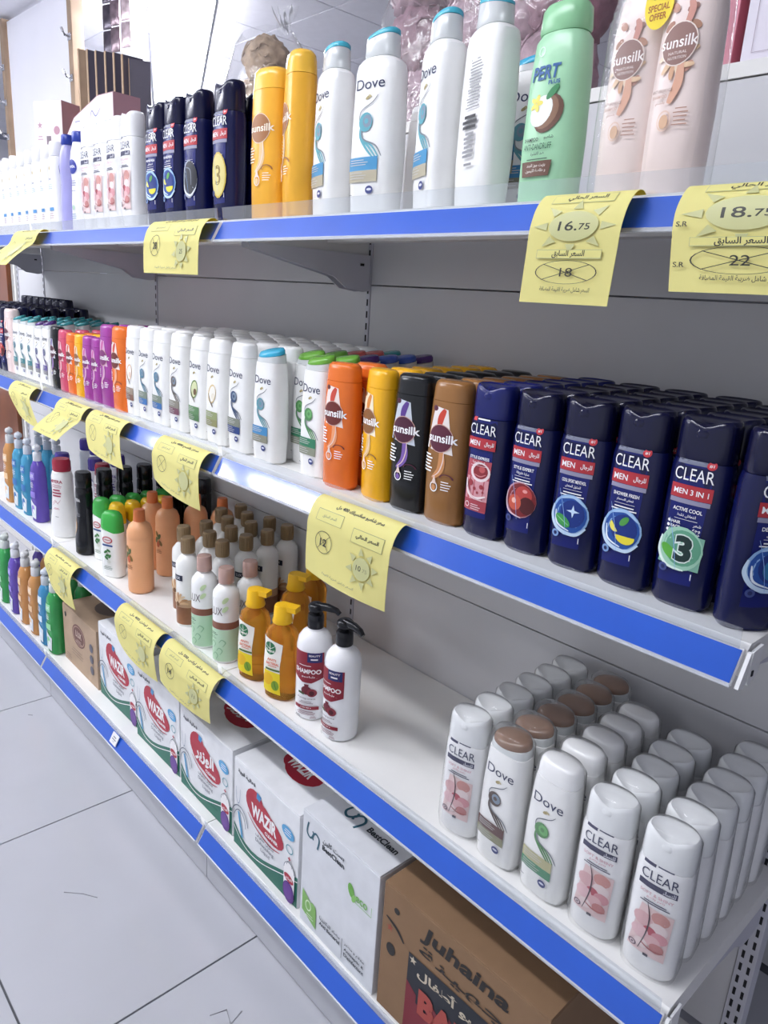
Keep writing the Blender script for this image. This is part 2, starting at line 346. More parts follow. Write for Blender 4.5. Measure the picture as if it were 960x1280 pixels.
for i in range(4):
    x1, x0 = NXT[i]+(.012 if i == 0 else 0), NXT[i+1]; xm = (x0+x1)/2
    bay = link('shelving_frame', None, None, (xm, YB, 0)); tag(bay, FL[i], 'shelving', 'shelving frames'); bay.empty_display_size = .1
    zs = [.165, .42, .725, 1.03, 1.333, 1.6205]
    for k in range(5):
        b = MB(); b.box(x0+.0126-xm, x1-(.030 if i == 0 else .0004)-xm, 0, .012, zs[k]+.0012, zs[k+1]-.0012, M_PANEL, .0012); link('back_panel', b.mesh('back_panel'), bay)
    for xc, hw in ([(x0+.0061, .006)] if i else [(x0+.0061, .006), (-.003, .014)]):
        xc -= xm; b = MB(); b.box(xc-hw, xc+hw, -.003, .03, 0, 1.6205, M_POST, .001); u = link('upright', b.mesh('upright'), bay)
        sl = MB()
        for k in range(58):
            for dx in ((-.0062, .0062) if hw > .01 else (0,)): sl.box(xc+dx-.0022, xc+dx+.0022, -.0036, -.0025, .14+k*.025, .14+k*.025+.014, M_DARK)
        so = link('slot_row', sl.mesh('slot_row'), u); so['kind'] = 'stuff'
    if i < 3:
        for zt, lvl, note in LEVELS: shelf(x0, x1, zt, YB-.004, -.043 if zt == Z1 else 0.0, lvl, BAYN[i], note, i == 0)
    else:
        b = MB(); b.box(x0-.018-xm, x0-.001-xm, -.012, .03, 0, 1.64, M_SHELF, .002); link('end_post', b.mesh('end_post'), bay)
    nm = ('nearest bay', 'middle bay', 'far left bay', 'short end bay')[i]
    b = MB(); b.prism([(-.003, 1.6208-1.64), (-.003, 0), (.42, 0), (.42, 1.6208-1.64)], x0+.001-xm, x1-.001-xm, M_SHELF); b.prism([(.40, -.0205), (.412, -.0205), (.412, -1.64), (.40, -1.64)], x0+.001-xm, x1-.001-xm, M_PANEL)
    dk = link('top_deck', b.mesh('top_deck'), None, (xm, YB, 1.64)); tag(dk, f'white top deck behind the top shelf, above the {nm}', 'shelf', 'white top decks')

# ================================================================== BOTTLE PROTOTYPES
CLEARCAP = mat('#eef2f2', .22, .02, 30, trans=.25)
WRAP = film('shrink_wrap', '#ffffff', .02, .12, bump=.3, scale=45, milk=.05)
M_GREY = INK('#8c8c90'); M_SILV = INK('#c9c9c6')
def dove(cap, circ, boxes, style='swirl', H=.214, body='#f1f1ef', wrap=False, word=NAVY, big=False):
    p = Proto(); k = H/.214
    S = [(0, .030, .0185, 2.8), (.004*k, .0345, .0212, 3.2), (.05*k, .0360, .0224, 3.7), (.12*k, .0350, .022, 3.7), (.17*k, .0325, .0205, 3.5), (.186*k, .0312, .0197, 3.3), (.1865*k, .0295, .0185, 3)]
    if big: S = S[:4]+[(.170*k, .0345, .0215, 3), (.180*k, .0325, .0205, 2.8), (.1845*k, .027, .0185, 2.6), (.187*k, .022, .016, 2.5)]
    b = MB(); b.loft(S, P(body)); bi = p.part('body', b)
    if big:
        c = MB(); c.loft([(.1872*k, .0225, .0165, 2.6), (.1885*k, .0232, .0170, 2.6), (.209*k, .0222, .0164, 2.4, 0, 0, .16), (.2095*k, .0215, .0160, 2.4, 0, 0, .18)], CLEARCAP); ci = p.part('cap', c)
        c = MB(); c.loft([(.2097*k, .0226, .0168, 2.2, 0, 0, .18), (.2135*k, .0226, .0168, 2.2, 0, 0, .24), (.215*k, .0205, .015, 2.2, 0, 0, .26)], P(cap, .25)); p.part('cap_lid', c, ci, 60)
    elif cap is None:
        c = MB(); c.loft([(.1867*k, .0308, .0194, 3), (.2*k, .0304, .019, 2.8), (.209*k, .0292, .0182, 2.6), (.2125*k, .0272, .0168, 2.5), (.214*k, .0225, .0135, 2.4)], P('#f4f4f3', .28)); p.part('cap', c, sharp=60)
    else:
        c = MB(); ty = .22; c.loft([(.1867*k, .0306, .0193, 3), (.199*k, .0303, .0190, 2.6, 0, 0, .06, ty), (.1995*k, .0295, .0185, 2.4, 0, 0, .06, ty)], CLEARCAP); ci = p.part('cap', c)
        c = MB(); c.loft([(.1997*k, .0315, .0197, 1.9, 0, 0, .08, ty), (.2045*k, .0315, .0198, 1.8, 0, 0, .12, ty+.06), (.2085*k, .0285, .0177, 1.8, 0, 0, .12, ty+.06), (.2098*k, .020, .0115, 1.8, 0, 0, .12, ty+.06)], P(cap, .25)); p.part('cap_lid', c, ci, 60)
    A = Art(); C = INK(circ)
    A.T('Dove', 0, .155*k, .042, word, bold=0)
    A.D(-.001, .139*k, .0042, .0022, INK('#a89a6a'), 'bird_mark', 10, rot=.5).D(.002, .1405*k, .003, .0015, INK('#c2b68a'), 'bird_mark', 8, rot=-.6)
    if style == 'swirl':
        for q in range(4): A.L([(-.007, .112*k), (-.009+.0012*q, (.096-.001*q)*k), (-.001+.0042*q, (.082+.0006*q)*k), (.009+.0034*q, (.0705+.0004*q)*k)], .0030-.0004*q, C if q < 3 else INK('#7f858c'), 'swirl')
        A.L([(-.010, .108*k), (-.009, .122*k), (.006, .131*k), (.012, .138*k)], .0012, INK('#6b6f78'), 'swirl')
        A.D(-.002, .110*k, .0088, .0105*k, C, 'swirl').D(0, .111*k, .0058, .007*k, INK('#7d8ea0') if circ != '#4f8a50' else INK('#6cae6a'), 'swirl').D(-.001, .111*k, .0025, .003*k, C, 'swirl')
    else:
        o, i_, s_ = style
        A.D(0, .105*k, .013, .02*k, INK(o), 'fruit_print', rot=-.3).D(.001, .105*k, .0105, .017*k, INK(i_), 'fruit_print', rot=-.3).D(.004, .1*k, .0055, .007*k, INK(s_), 'fruit_print', rot=-.3)
        A.L([(-.012, .105*k), (-.006, .09*k), (.0, .082*k), (.003, .078*k)], .003, INK('#5c4a3a'), 'fruit_print')
    x0, x1 = -.026, .018
    A.R(x0, .053*k, x1, .069*k, INK(boxes[0])).R(x0, .039*k, x1, .053*k, INK(boxes[1]))
    A.bars(x0+.003, .066*k, .03, 3, M_SILV, .0032, .001, left=True).bars(x0+.003, .0505*k, .028, 3, M_SILV, .0036, .001, left=True)
    A.D(.008, .029*k, .0056, .0056, INK('#39437e'), 'badge', 14).D(.008, .0295*k, .0036, .0018, INK('#d8dae8'), 'badge', 10)
    A.bars(-.024, .024*k, .008, 1, M_GREY, left=True)
    A.warp(1.12)
    A.warp(1.15, 0, ('swirl',), 0, .105*k, 1.08)
    p.art(A, front(S), bi)
    if wrap: wrapit(p, .0385, .0245, H)
    return p
def wrapit(p, a, b, H):
    w = MB(); w.loft([(.001, a*.93, b*.93, 2.8), (.02, a*1.02, b*1.03, 2.8), (H*.5, a*.985, b, 2.9), (H*.80, a*.93, b*.92, 2.7), (H*.97, a*.90, b*.90, 2.4), (H+.003, a*.72, b*.68, 2.2)], WRAP, 24); p.part('shrink_wrap', w, sharp=80)

def sunsilk(col, panel='#efe6e2', disc='#5a2436', flame='#c8402e', low='#e07a40', H=.207, cap=None, art='mid', txt='#ffffff', wrap=False):
    p = Proto(); k = H/.207
    S = [(0, .029, .018, 2.5), (.005, .0335, .021, 2.6), (.06*k, .0345, .0222, 2.6), (.10*k, .0352, .0228, 2.5), (.15*k, .0345, .022, 2.5), (.178*k, .0332, .021, 2.5), (.1785*k, .0322, .0203, 2.5)]
    b = MB(); b.loft(S, P(col, .26)); bi = p.part('body', b)
    c = MB(); c.loft([(.1788*k, .0330, .0208, 2.5), (.196*k, .0322, .0200, 2.4), (.203*k, .0305, .0188, 2.4), (.207*k, .026, .0155, 2.3)], P(cap or col, .24)); ci = p.part('cap', c, sharp=60)
    A = Art()
    if art == 'mid':
        A.Q([(-.0225, .098*k), (.0175, .094*k), (.007, .150*k), (-.0125, .153*k)], INK(panel))
        A.D(-.012, .150*k, .004, .0035*k, INK(disc), 'emblem').L([(-.004, .125*k), (-.002, .139*k), (.003, .150*k)], .009, INK(flame), 'flame')
    A.L([(.002, .1*k), (.004, .085*k), (.002, .072*k), (-.008, .060*k)], .010, INK(low), 'hair_swirl').L([(.006, .1*k), (.006, .085*k), (.001, .070*k), (-.008, .062*k)], .0015, INK('#f3d9cf'), 'hair_swirl')
    A.D(-.001, .113*k, .0182, .0182*k, INK('#cfa79a' if art == 'mid' else '#ead2b6'), 'logo_disc', 24).D(-.001, .113*k, .0172, .0172*k, INK(disc), 'logo_disc', 24)
    A.T('sunsilk', .0015, .1135*k, .041, INK(txt), bold=.02)
    A.bars(-.024, .091*k, .016, 6, INK(txt), .0042, .002, left=True)
    A.D(.012, .063*k, .009, .006*k, INK(disc), 'small_print', 12, 0, math.pi, inner=.8).bars(.006, .059*k, .014, 4, INK(txt), .0034, .0012, left=True)
    A.D(-.004, .050*k, .0055, .007*k, INK(txt), 'droplet', 14, inner=.78).Q([(-.0075, .054*k), (-.0005, .054*k), (-.0035, .064*k), (-.0042, .064*k)], INK('#f0d8cc'), 'droplet', 1).D(-.004, .049*k, .003, .004*k, INK(low), 'droplet', 10)
    A.warp(1.26, .013*k, None, -.001, .113*k, 1.12)
    p.art(A, front(S), bi)
    if wrap: wrapit(p, .037, .025, H)
    return p

def clear(kind, body='#090f42', cap='#0c0e32', H=.213, men=True, wrap=False, line1='', line2='', word='#f2f2f4'):
    p = Proto(); k = H/.213
    S = [(0, .028, .0175, 2.4), (.006, .0325, .021, 2.5), (.05*k, .0338, .0222, 2.6), (.12*k, .0342, .0225, 2.6), (.158*k, .0335, .022, 2.6), (.166*k, .0318, .0208, 2.6), (.1665*k, .0302, .0198, 2.6)]
    b = MB(); b.loft(S, P(body, .22)); bi = p.part('body', b)
    c = MB(); c.loft([(.1668*k, .0312, .0205, 2.6), (.17*k, .0318, .0208, 2.6), (.196*k, .0315, .0206, 2.6), (.206*k, .0308, .0201, 2.6), (.2105*k, .0292, .019, 2.5), (.2115*k, .0275, .0178, 2.5), (.2098*k, .0255, .0162, 2.5), (.2092*k, .012, .0075, 2.4)], P(cap, .2))
    c.v = [(x, y, z-.0085*k*math.exp(-(x/.015)**2)*min(1, max(0, -y/.018)) if z > .197*k else z) for x, y, z in c.v]; ci = p.part('cap', c, sharp=50)
    n = MB(); n.loft([(.1920*k, .0065, .0022, 2, 0, -.0192), (.1965*k, .0080, .0030, 2, 0, -.0188), (.2000*k, .006, .0022, 2, 0, -.0182)], P(cap, .12), 14); p.part('thumb_tab', n, ci)
    A = Art(); WH = INK(word)
    if men:
        A.Q([(-.0185, .004*k), (.0145, .006*k), (.0178, .141*k), (-.0178, .141*k)], mat('#101a66', .25, .12, 30))
        if kind == 'express':
            A.R(-.018, .138*k, -.012, .143*k, INK('#d0353c')).bars(-.010, .142*k, .026, 1, WH, .003, .002, left=True)
            A.R(-.021, .014*k, .014, .086*k, INK('#b8505c'), n=5, nz=4, k=.003)
            A.Q([(-.019, .030*k), (.015, .030*k), (.0155, .060*k), (-.0175, .062*k)], INK('#d79aa2'), n=4).Q([(-.0185, .016*k), (.0145, .016*k), (.015, .030*k), (-.019, .030*k)], INK('#a8404c'), n=4)
            A.D(.002, .070*k, .0145, .0135*k, INK('#f0dfe0'), inner=.72, rings=2).D(.003, .071*k, .0105, .0102*k, INK('#8e2c34')).D(.005, .074*k, .0045, .0045*k, INK('#c25a5c')).L([(-.006, .066*k), (.003, .064*k), (.011, .068*k)], .0016, INK('#d98a8c'))
            for x_, z_, r_ in ((-.011, .053, .0042), (-.004, .046, .0024), (.006, .050, .0030), (.001, .041, .0018), (.009, .043, .0016), (-.012, .043, .0018)): A.D(x_, z_*k, r_, r_*1.1*k, INK('#9c343e'), n=12, rings=2)
            A.L([(-.017, .058*k), (-.014, .040*k), (-.002, .033*k), (.013, .038*k)], .004, INK('#f3e2e2')).L([(-.016, .048*k), (-.006, .034*k), (.010, .031*k)], .002, INK('#e7c2c6')).D(-.013, .022*k, .0035, .004*k, INK('#f2e2e4'), inner=.7)
            A.bars(-.007, .024*k, .016, 3, INK('#eccdd2'), left=True)
        else:
            A.R(-.018, .1385*k, .010, .1430*k, INK('#6f7488')).D(.014, .1405*k, .0042, .0044*k, INK('#c6303c'), 'badge').T('#1', .014, .1405*k, .004, WH)
            A.R(-.019, .096*k, .019, .101*k, INK('#8f8ea6'))
        A.T('CLEAR', 0, .128*k, .037, WH, .0135*k, bold=-.002)
        A.R(-.0195, .1015*k, .0195, .1165*k, INK('#b3303a'), n=5)
        if kind == 'three': A.T('MEN 3 IN 1', 0, .109*k, .033, WH, .006*k, bold=.016)
        else: A.T('MEN', -.009, .109*k, .016, WH, .007*k, bold=.016).T('للرجال', .0115, .109*k, .012, WH, .007*k, bold=.02)
        A.T(line1, 0, .0895*k, .028, WH, .0042*k, bold=.02).T('العناية اليومية' if kind == 'express' else line2, 0, .083*k, .018, WH, .0042*k, bold=.01).R(-.011, .0785*k, .011, .0789*k, WH, 'small_print', 3)
        if kind == 'three':
            for q, t in enumerate(('HAIR', 'FACE', 'BODY')): A.D(-.0155, (.0745-.0052*q)*k, .0016, .0018*k, WH, 'small_print', 8).T(t, -.0085, (.0745-.0052*q)*k, .009, WH, .0034*k, bold=.02)
            for q, t in enumerate(('شعر', 'وجه', 'جسم')): A.T(t, .0115, (.0745-.0052*q)*k, .007, WH, .004*k)
        elif kind != 'express': A.bars(0, .0755*k, .03, 2, WH, .0032, .0014)
        if kind == 'red':
            A.D(0, .048*k, .0195, .0205*k, INK('#b98a98')).D(.001, .048*k, .0183, .0192*k, INK('#7c1f26')).D(.004, .054*k, .0105, .0105*k, INK('#b8403c')).D(.009, .043*k, .009, .010*k, INK('#4e1218')).D(-.006, .044*k, .0085, .009*k, INK('#c8553f')).D(-.007, .046*k, .003, .0032*k, INK('#f2b8a6')).D(.006, .059*k, .003, .002*k, INK('#e79c98'))
            A.L([(-.017, .055*k), (-.018, .043*k), (-.012, .032*k), (.004, .028*k)], .0022, INK('#dcc3cf'))
        if kind in ('mint', 'lemon', 'aqua'):
            A.D(0, .047*k, .0200, .0225*k, INK('#8fb4dc')).D(.0005, .0475*k, .0178, .020*k, INK('#1f4f9e')).D(.003, .049*k, .013, .015*k, INK('#12307e'))
            A.L([(-.018, .055*k), (-.019, .042*k), (-.010, .030*k), (.008, .027*k), (.018, .036*k)], .004, INK('#c6dcf0')).L([(-.010, .064*k), (.004, .067*k), (.017, .058*k)], .003, INK('#a9c8ea')).L([(-.015, .050*k), (-.012, .036*k), (.002, .030*k)], .002, INK('#e8f2fa'))
            if kind == 'mint': A.D(-.006, .040*k, .0095, .0052*k, INK('#3f9a4c'), rot=-.6).L([(-.013, .044*k), (.001, .036*k)], .0008, INK('#9ad59a')).star(.004, .052*k, .007, INK('#cfe4f6'), n=4, q=.3)
            if kind == 'lemon': A.D(.005, .042*k, .010, .008*k, INK('#e9d93a'), a0=.4, a1=.4+math.pi, rot=math.pi*.9).D(-.006, .050*k, .006, .005*k, INK('#f0e560'), a0=0, a1=math.pi, rot=2.2).D(.003, .057*k, .006, .0032*k, INK('#4f9a46'), rot=.9)
            if kind == 'aqua': A.D(.002, .047*k, .008, .010*k, INK('#2a6f9e'))
        if kind == 'three':
            A.Q([(-.020, .026*k), (.019, .024*k), (.020, .062*k), (-.014, .067*k)], INK('#7fb39c')).D(0, .046*k, .019, .0215*k, INK('#9fcdb4')).D(.002, .047*k, .0155, .0175*k, INK('#5f9f80')).D(-.009, .041*k, .0098, .0048*k, INK('#58a83c'), rot=-.7).L([(-.018, .055*k), (-.019, .04*k), (-.010, .028*k), (.006, .026*k)], .003, INK('#dff0e6'))
            A.T('3', .003, .0465*k, .0182, INK('#dcebe2'), .033*k, bold=.09).T('3', .003, .0465*k, .0162, INK('#16302e'), .030*k, bold=.045)
        if kind == 'gold':
            A.D(0, .048*k, .0175, .030*k, INK('#c9b04a')).D(0, .048*k, .0155, .0275*k, INK('#d8cb82')).T('3', 0, .048*k, .013, INK('#8a7430'), .030*k)
        if kind == 'dark':
            A.D(0, .048*k, .0185, .026*k, INK('#aab0c0')).D(.002, .050*k, .0165, .023*k, INK('#23252e')).L([(-.016, .05*k), (-.014, .034*k), (.004, .026*k), (.016, .036*k)], .003, INK('#e4e8f0')).L([(-.008, .065*k), (.004, .06*k), (.006, .04*k)], .002, INK('#6f7684'))
        if kind != 'express':
            A.L([(-.014, .078*k), (-.006, .050*k), (-.001, .022*k)], .0006, INK('#8fb6ec'), 'label_panel')
            A.D(-.013, .021*k, .0042, .0048*k, INK('#7fa0d0' if kind in ('mint', 'lemon') else '#3c4a86'), 'badge').D(-.013, .021*k, .002, .0024*k, INK('#142058'), 'badge')
            A.R(.0135, .014*k, .0143, .021*k, WH, 'small_print', 1)
    else:
        DK = INK('#2b2c50'); PK = INK('#c98d98')
        A.R(-.0185, .1415*k, -.006, .1455*k, DK, 'brand_bar').bars(-.004, .145*k, .022, 1, DK, left=True)
        A.T('CLEAR', 0, .129*k, .037, NAVY, .0135*k, bold=-.002)
        A.R(-.0195, .1105*k, .0185, .1185*k, DK).T('للنساء', .011, .1145*k, .012, INK('#e8e8f2'), .006*k, bold=.02)
        A.T('SOFT & SHINY', 0, .1035*k, .033, PK, .0042*k, bold=0).T('ناعم ولامع', 0, .098*k, .018, PK, .004*k).bars(0, .0935*k, .032, 2, DK, .0030, .0013)
        A.Q([(-.020, .014*k), (.0175, .012*k), (.0195, .083*k), (-.012, .086*k)], INK('#e3c8c6'), n=5)
        for x, z, a_, c_ in [(.008, .074, .009, '#c98f88'), (-.008, .064, .010, '#d9aeb0'), (.008, .058, .009, '#e6d4d2'), (.0, .050, .007, '#b8505e'), (.010, .046, .008, '#d3949a'), (-.009, .044, .009, '#e2bcc0'), (.004, .038, .008, '#ddb2b4'), (.009, .030, .007, '#c07f7c'), (-.006, .028, .007, '#e9d6d4')]: A.D(x, z*k, a_, a_*1.05*k, INK(c_), 'flower_print', 12, rings=2)
        A.L([(-.006, .090*k), (-.002, .07*k), (-.003, .045*k), (-.008, .018*k)], .0014, INK('#4a3840'), 'flower_print').L([(-.006, .03*k), (.004, .025*k), (.016, .027*k)], .002, INK('#a85858'), 'flower_print')
        A.D(-.014, .022*k, .0042, .0046*k, INK('#6d5560'), 'badge').D(-.014, .022*k, .0026, .003*k, INK('#d9c6c8'), 'badge', inner=.5).R(-.002, .012*k, .003, .016*k, INK('#4a4450'), 'badge')
    if men:
        if kind != 'express': A.warp(1.07, 0, ('emblem',), 0, .047*k, 1.16)
        A.warp(1.15, .0237*k)
    else: A.warp(1.22, .022*k)
    p.art(A, front(S), bi)
    if wrap: wrapit(p, .0362, .0245, H)
    return p

def bare(p, keep=('body', 'cap', 'cap_lid', 'shrink_wrap', 'thumb_tab')): return keep

def round_bottle(prof, m, capprof, capm, A=None, n=24, bands=(), ridges=False, e=2, collar=None):
    """turned bottle: prof = [(z, r)] or [(z,a,b,e)]"""
    p = Proto(); S = [(q[0], q[1], q[1], e) if len(q) == 2 else q for q in prof]
    b = MB(); b.loft(S, m, n); bi = p.part('body', b)
    c = MB(); c.loft([(q[0], q[1], q[1], 2) if len(q) == 2 else q for q in capprof], capm, 20); ci = p.part('cap', c, sharp=50)
    if ridges:
        z0, z1, r = ridges; g = MB()
        for i in range(20):
            t = 2*math.pi*i/20; x, y = r*math.cos(t), r*math.sin(t); g.tube([(x, y, z0), (x, y, z1)], .0007, capm, 4)
        p.part('cap_ridge', g, ci, stuff=True)
    f = front(S)
    def ring_at(z):
        x, y, _ = f(0, z, 0); a = 0
        for i in range(len(S)-1):
            if S[i][0] <= z <= S[i+1][0]:
                t = (z-S[i][0])/max(1e-6, S[i+1][0]-S[i][0]); return tuple(S[i][k]*(1-t)+S[i+1][k]*t for k in (1, 2, 3))
        return S[-1][1:4]
    for nm, z0, z1, mm in bands:
        secs = []
        for i in range(5):
            z = z0+(z1-z0)*i/4; a, bb, ee = ring_at(z); secs.append((z, a+.0004, bb+.0004, ee))
        g = MB(); g.loft(secs, mm, n, False); p.part(nm, g, bi)
    if A: p.art(A, f, bi, .0009, 0, True)
    return p
# ---- special bottles
def pump_parts(p, z, m, L=.045, r=.014, big=True, ang=0):
    c = MB(); c.loft([(z, r, r, 2), (z+.002, r*1.05, r*1.05, 2), (z+.024, r*1.02, r*1.02, 2), (z+.027, r*.9, r*.9, 2)], m, 20); ci = p.part('pump_collar', c, sharp=50)
    s = MB(); s.tube([(0, 0, z+.026), (0, 0, z+.036)], r*.45, m, 10); p.part('pump_stem', s, ci)
    h = MB(); h.loft([(z+.033, r*.85, r*.85, 2), (z+.036, r*1.0, r*1.0, 2), (z+.044, r*.98, r*.98, 2), (z+.048, r*.7, r*.7, 2)], m, 18)
    ca, sa = math.cos(ang), math.sin(ang)
    h.tube([(0, 0, z+.042), (ca*L*.5, sa*L*.5, z+.043), (ca*L*.85, sa*L*.85, z+.040), (ca*L, sa*L, z+.034)], [r*.55, r*.5, r*.38, r*.3], m, 10)
    p.part('pump_head', h, ci, 60)
M_BLKP = mat('#15161c', .25, 0)
def pump_shampoo():
    p = Proto(); S = [(0, .029, .029, 2), (.004, .033, .033, 2), (.02, .034, .034, 2), (.15, .034, .034, 2), (.165, .031, .031, 2), (.175, .024, .024, 2), (.180, .0155, .0155, 2), (.184, .0145, .0145, 2)]
    b = MB(); b.loft(S, P('#f0f0f2', .25), 28); bi = p.part('body', b); pump_parts(p, .184, M_BLKP, .048, .0155, ang=.0)
    A = Art(); MR = INK('#8c2434'); WH = INK('#f4ecec')
    A.R(-.024, .092, .024, .145, MR, n=8, nz=3).Q([(-.008, .082), (.008, .082), (.024, .092), (-.024, .092)], MR, n=6)
    A.R(.000, .125, .022, .145, INK('#232c66'), n=4).T('BEAUTY', .011, .139, .017, WH, .004, bold=.02).bars(.011, .133, .015, 1, WH, .004, .003)
    A.bars(-.004, .118, .03, 1, WH).T('SHAMPOO', 0, .106, .043, WH, .0095, bold=.035).T('شامبو', .002, .095, .022, WH, .005, bold=.02)
    A.D(.0, .066, .009, .009, INK('#6d2230'), 'fruit_print').D(.009, .062, .008, .0085, INK('#87303c'), 'fruit_print').D(.009, .061, .004, .005, INK('#4c1420'), 'fruit_print').Q([(-.014, .058), (-.004, .056), (-.003, .061), (-.014, .062)], INK('#3f5a34'), 'fruit_print', 1).Q([(-.003, .074), (.003, .074), (.004, .079), (-.004, .079)], INK('#6d2230'), 'fruit_print', 1)
    A.T('Pomegranate', 0, .049, .030, INK('#6a5a60'), .005, bold=0).bars(0, .043, .026, 2, INK('#8a7478'))
    A.R(-.020, .026, .020, .033, MR, n=6).bars(0, .0305, .026, 1, WH).bars(0, .022, .034, 3, INK('#8a5a64')).bars(-.014, .011, .012, 2, KINK).bars(.012, .012, .01, 2, INK('#8a5a64')); A.warp(1.16)
    return p.art(A, front(S), bi, .0009, 0, True)
M_AMBER = mat('#f6ab3c', .10, .05, 30, trans=.72, ior=1.25); M_YCAP = P('#f2bd16', .3)
def amber_wash():
    p = Proto(); S = [(0, .028, .020, 2.4), (.005, .033, .0245, 2.5), (.03, .036, .0265, 2.5), (.08, .035, .026, 2.5), (.115, .0325, .0245, 2.4), (.135, .034, .0255, 2.3), (.148, .030, .0235, 2.2), (.158, .0185, .0175, 2), (.163, .017, .017, 2)]
    b = MB(); b.loft(S, M_AMBER, 26); bi = p.part('body', b)
    c = MB(); c.loft([(.163, .0195, .0195, 2), (.166, .021, .021, 2), (.175, .0185, .0185, 2), (.196, .0172, .0172, 2), (.2, .015, .015, 2)], M_YCAP, 22)
    c.prism([(-.010, .190), (-.010, .2), (.010, .202), (.010, .190)], .004, .034, M_YCAP); p.part('cap', c, sharp=45)
    A = Art(); A.Q([(-.031, .018), (.012, .014), (.010, .075), (-.028, .080)], INK('#f2efe6'), n=6).Q([(-.028, .080), (.010, .075), (.014, .125), (-.025, .136)], INK('#f2efe6'), n=6)
    A.Q([(-.024, .018), (.012, .014), (.0105, .062), (-.022, .064)], INK('#ecd21c'), n=5).D(-.013, .046, .011, .013, INK('#e8b818'), 'lemon_print').D(.002, .034, .0075, .011, INK('#7d9e2a'), 'lemon_print').L([(.0, .044), (.002, .034), (.005, .026)], .002, INK('#4d7a2c'), 'lemon_print')
    A.D(-.010, .113, .0115, .0135, INK('#1f6f45'), 'emblem').L([(-.010, .126), (-.010, .113), (-.010, .101)], .0012, INK('#f2efe6')).L([(-.020, .118), (-.010, .112), (.0, .119)], .001, INK('#f2efe6')).T('Dettol', -.010, .1075, .018, INK('#f2efe6'), .0055, bold=.03)
    A.T('ANTI', -.006, .089, .018, INK('#d9602a'), .005, bold=.02).T('BACTERIAL', -.004, .081, .026, INK('#d9602a'), .0055, bold=.02).bars(-.004, .076, .024, 1, INK('#d9602a')).R(-.018, .066, .0105, .070, INK('#4f6e2e')); A.warp(1.16)
    return p.art(A, front(S), bi, .0009, 0, True)
M_ROSE = mat('#c9a79c', .22, .05, 40, metal=.35); M_TAUPE = mat('#98805f', .3, .05, 40, metal=.25)
def floral_bottle(green):
    pr = [(0, .026), (.004, .0285), (.06, .029), (.15, .0290), (.163, .0275), (.175, .0185), (.179, .0125), (.182, .012)]
    A = Art()
    if green:
        A.T('LUX', -.002, .124, .030, INK('#4a3434'), .018, bold=-.01).bars(-.016, .073, .02, 2, INK('#3f6a4c'), .0035, .0014, left=True).bars(-.016, .064, .017, 2, INK('#5f8a68'), .0035, .001, left=True)
        for x, z in ((-.01, .045), (.006, .03), (-.004, .018), (.012, .05)): A.L([(x-.006, z), (x, z+.008), (x+.007, z+.002), (x+.002, z-.008)], .0022, INK('#8fbf98'), 'leaf_print')
        for z in (.15, .13): A.D(.018, z, .004, .008, INK('#c9dfae'), 'leaf_print', rot=-.5)
        bands = (('brown_band', .082, .098, INK('#8a5a48')), ('green_sleeve', .006, .0815, INK('#bfe0c2')))
        return round_bottle(pr, P('#f3f4f2', .22), [(.182, .0165), (.184, .0172), (.212, .0165), (.216, .0150)], M_ROSE, A, 26, bands)
    A.R(-.013, .118, .014, .132, INK('#23283e'), n=5).T('LUX', 0, .125, .016, INK('#e4e4ea'), .007)
    for q in range(9):
        t = q/8; A.L([(0, .058), (.016*math.cos(3*t), .062+.018*math.sin(3*t)), (.024*math.cos(3.2*t-.1), .060+.028*math.sin(3.1*t))], .006, INK(('#d9b48c', '#c09066', '#e6cfae')[q % 3]), 'flower_print')
    A.D(0, .058, .006, .006, INK('#7d5636'), 'flower_print')
    bands = (('brown_sleeve', .006, .050, mat('#8a5c40', .3, .25, 18)), ('tan_sleeve', .050, .070, mat('#c29c7c', .3, .2, 18)))
    return round_bottle(pr, P('#f1f1ee', .22), [(.182, .0155), (.184, .0165), (.216, .0160), (.220, .0148)], M_TAUPE, A, 26, bands, ridges=(.186, .215, .0163))
def peach_bottle():
    pr = [(0, .028), (.004, .0325), (.012, .0332), (.145, .0332), (.150, .0326), (.152, .0334), (.170, .0325), (.185, .027), (.192, .018), (.195, .0145)]
    A = Art()
    for x, z, rr in ((-.012, .125, .5), (-.004, .118, -.4), (-.014, .108, -.2), (.0, .100, .5)): A.D(x, z, .0045, .009, INK('#8a6a34' if rr > 0 else '#5d6a3a'), 'leaf_print', rot=rr)
    A.D(-.008, .096, .006, .009, INK('#c2603a'), 'leaf_print').bars(-.006, .080, .022, 3, INK('#9a5c34'), .004, .0014)
    return round_bottle(pr, P('#efae7e', .35), [(.195, .0148), (.197, .0155), (.222, .0145), (.226, .0128)], P('#df7c46', .35), A, 26)
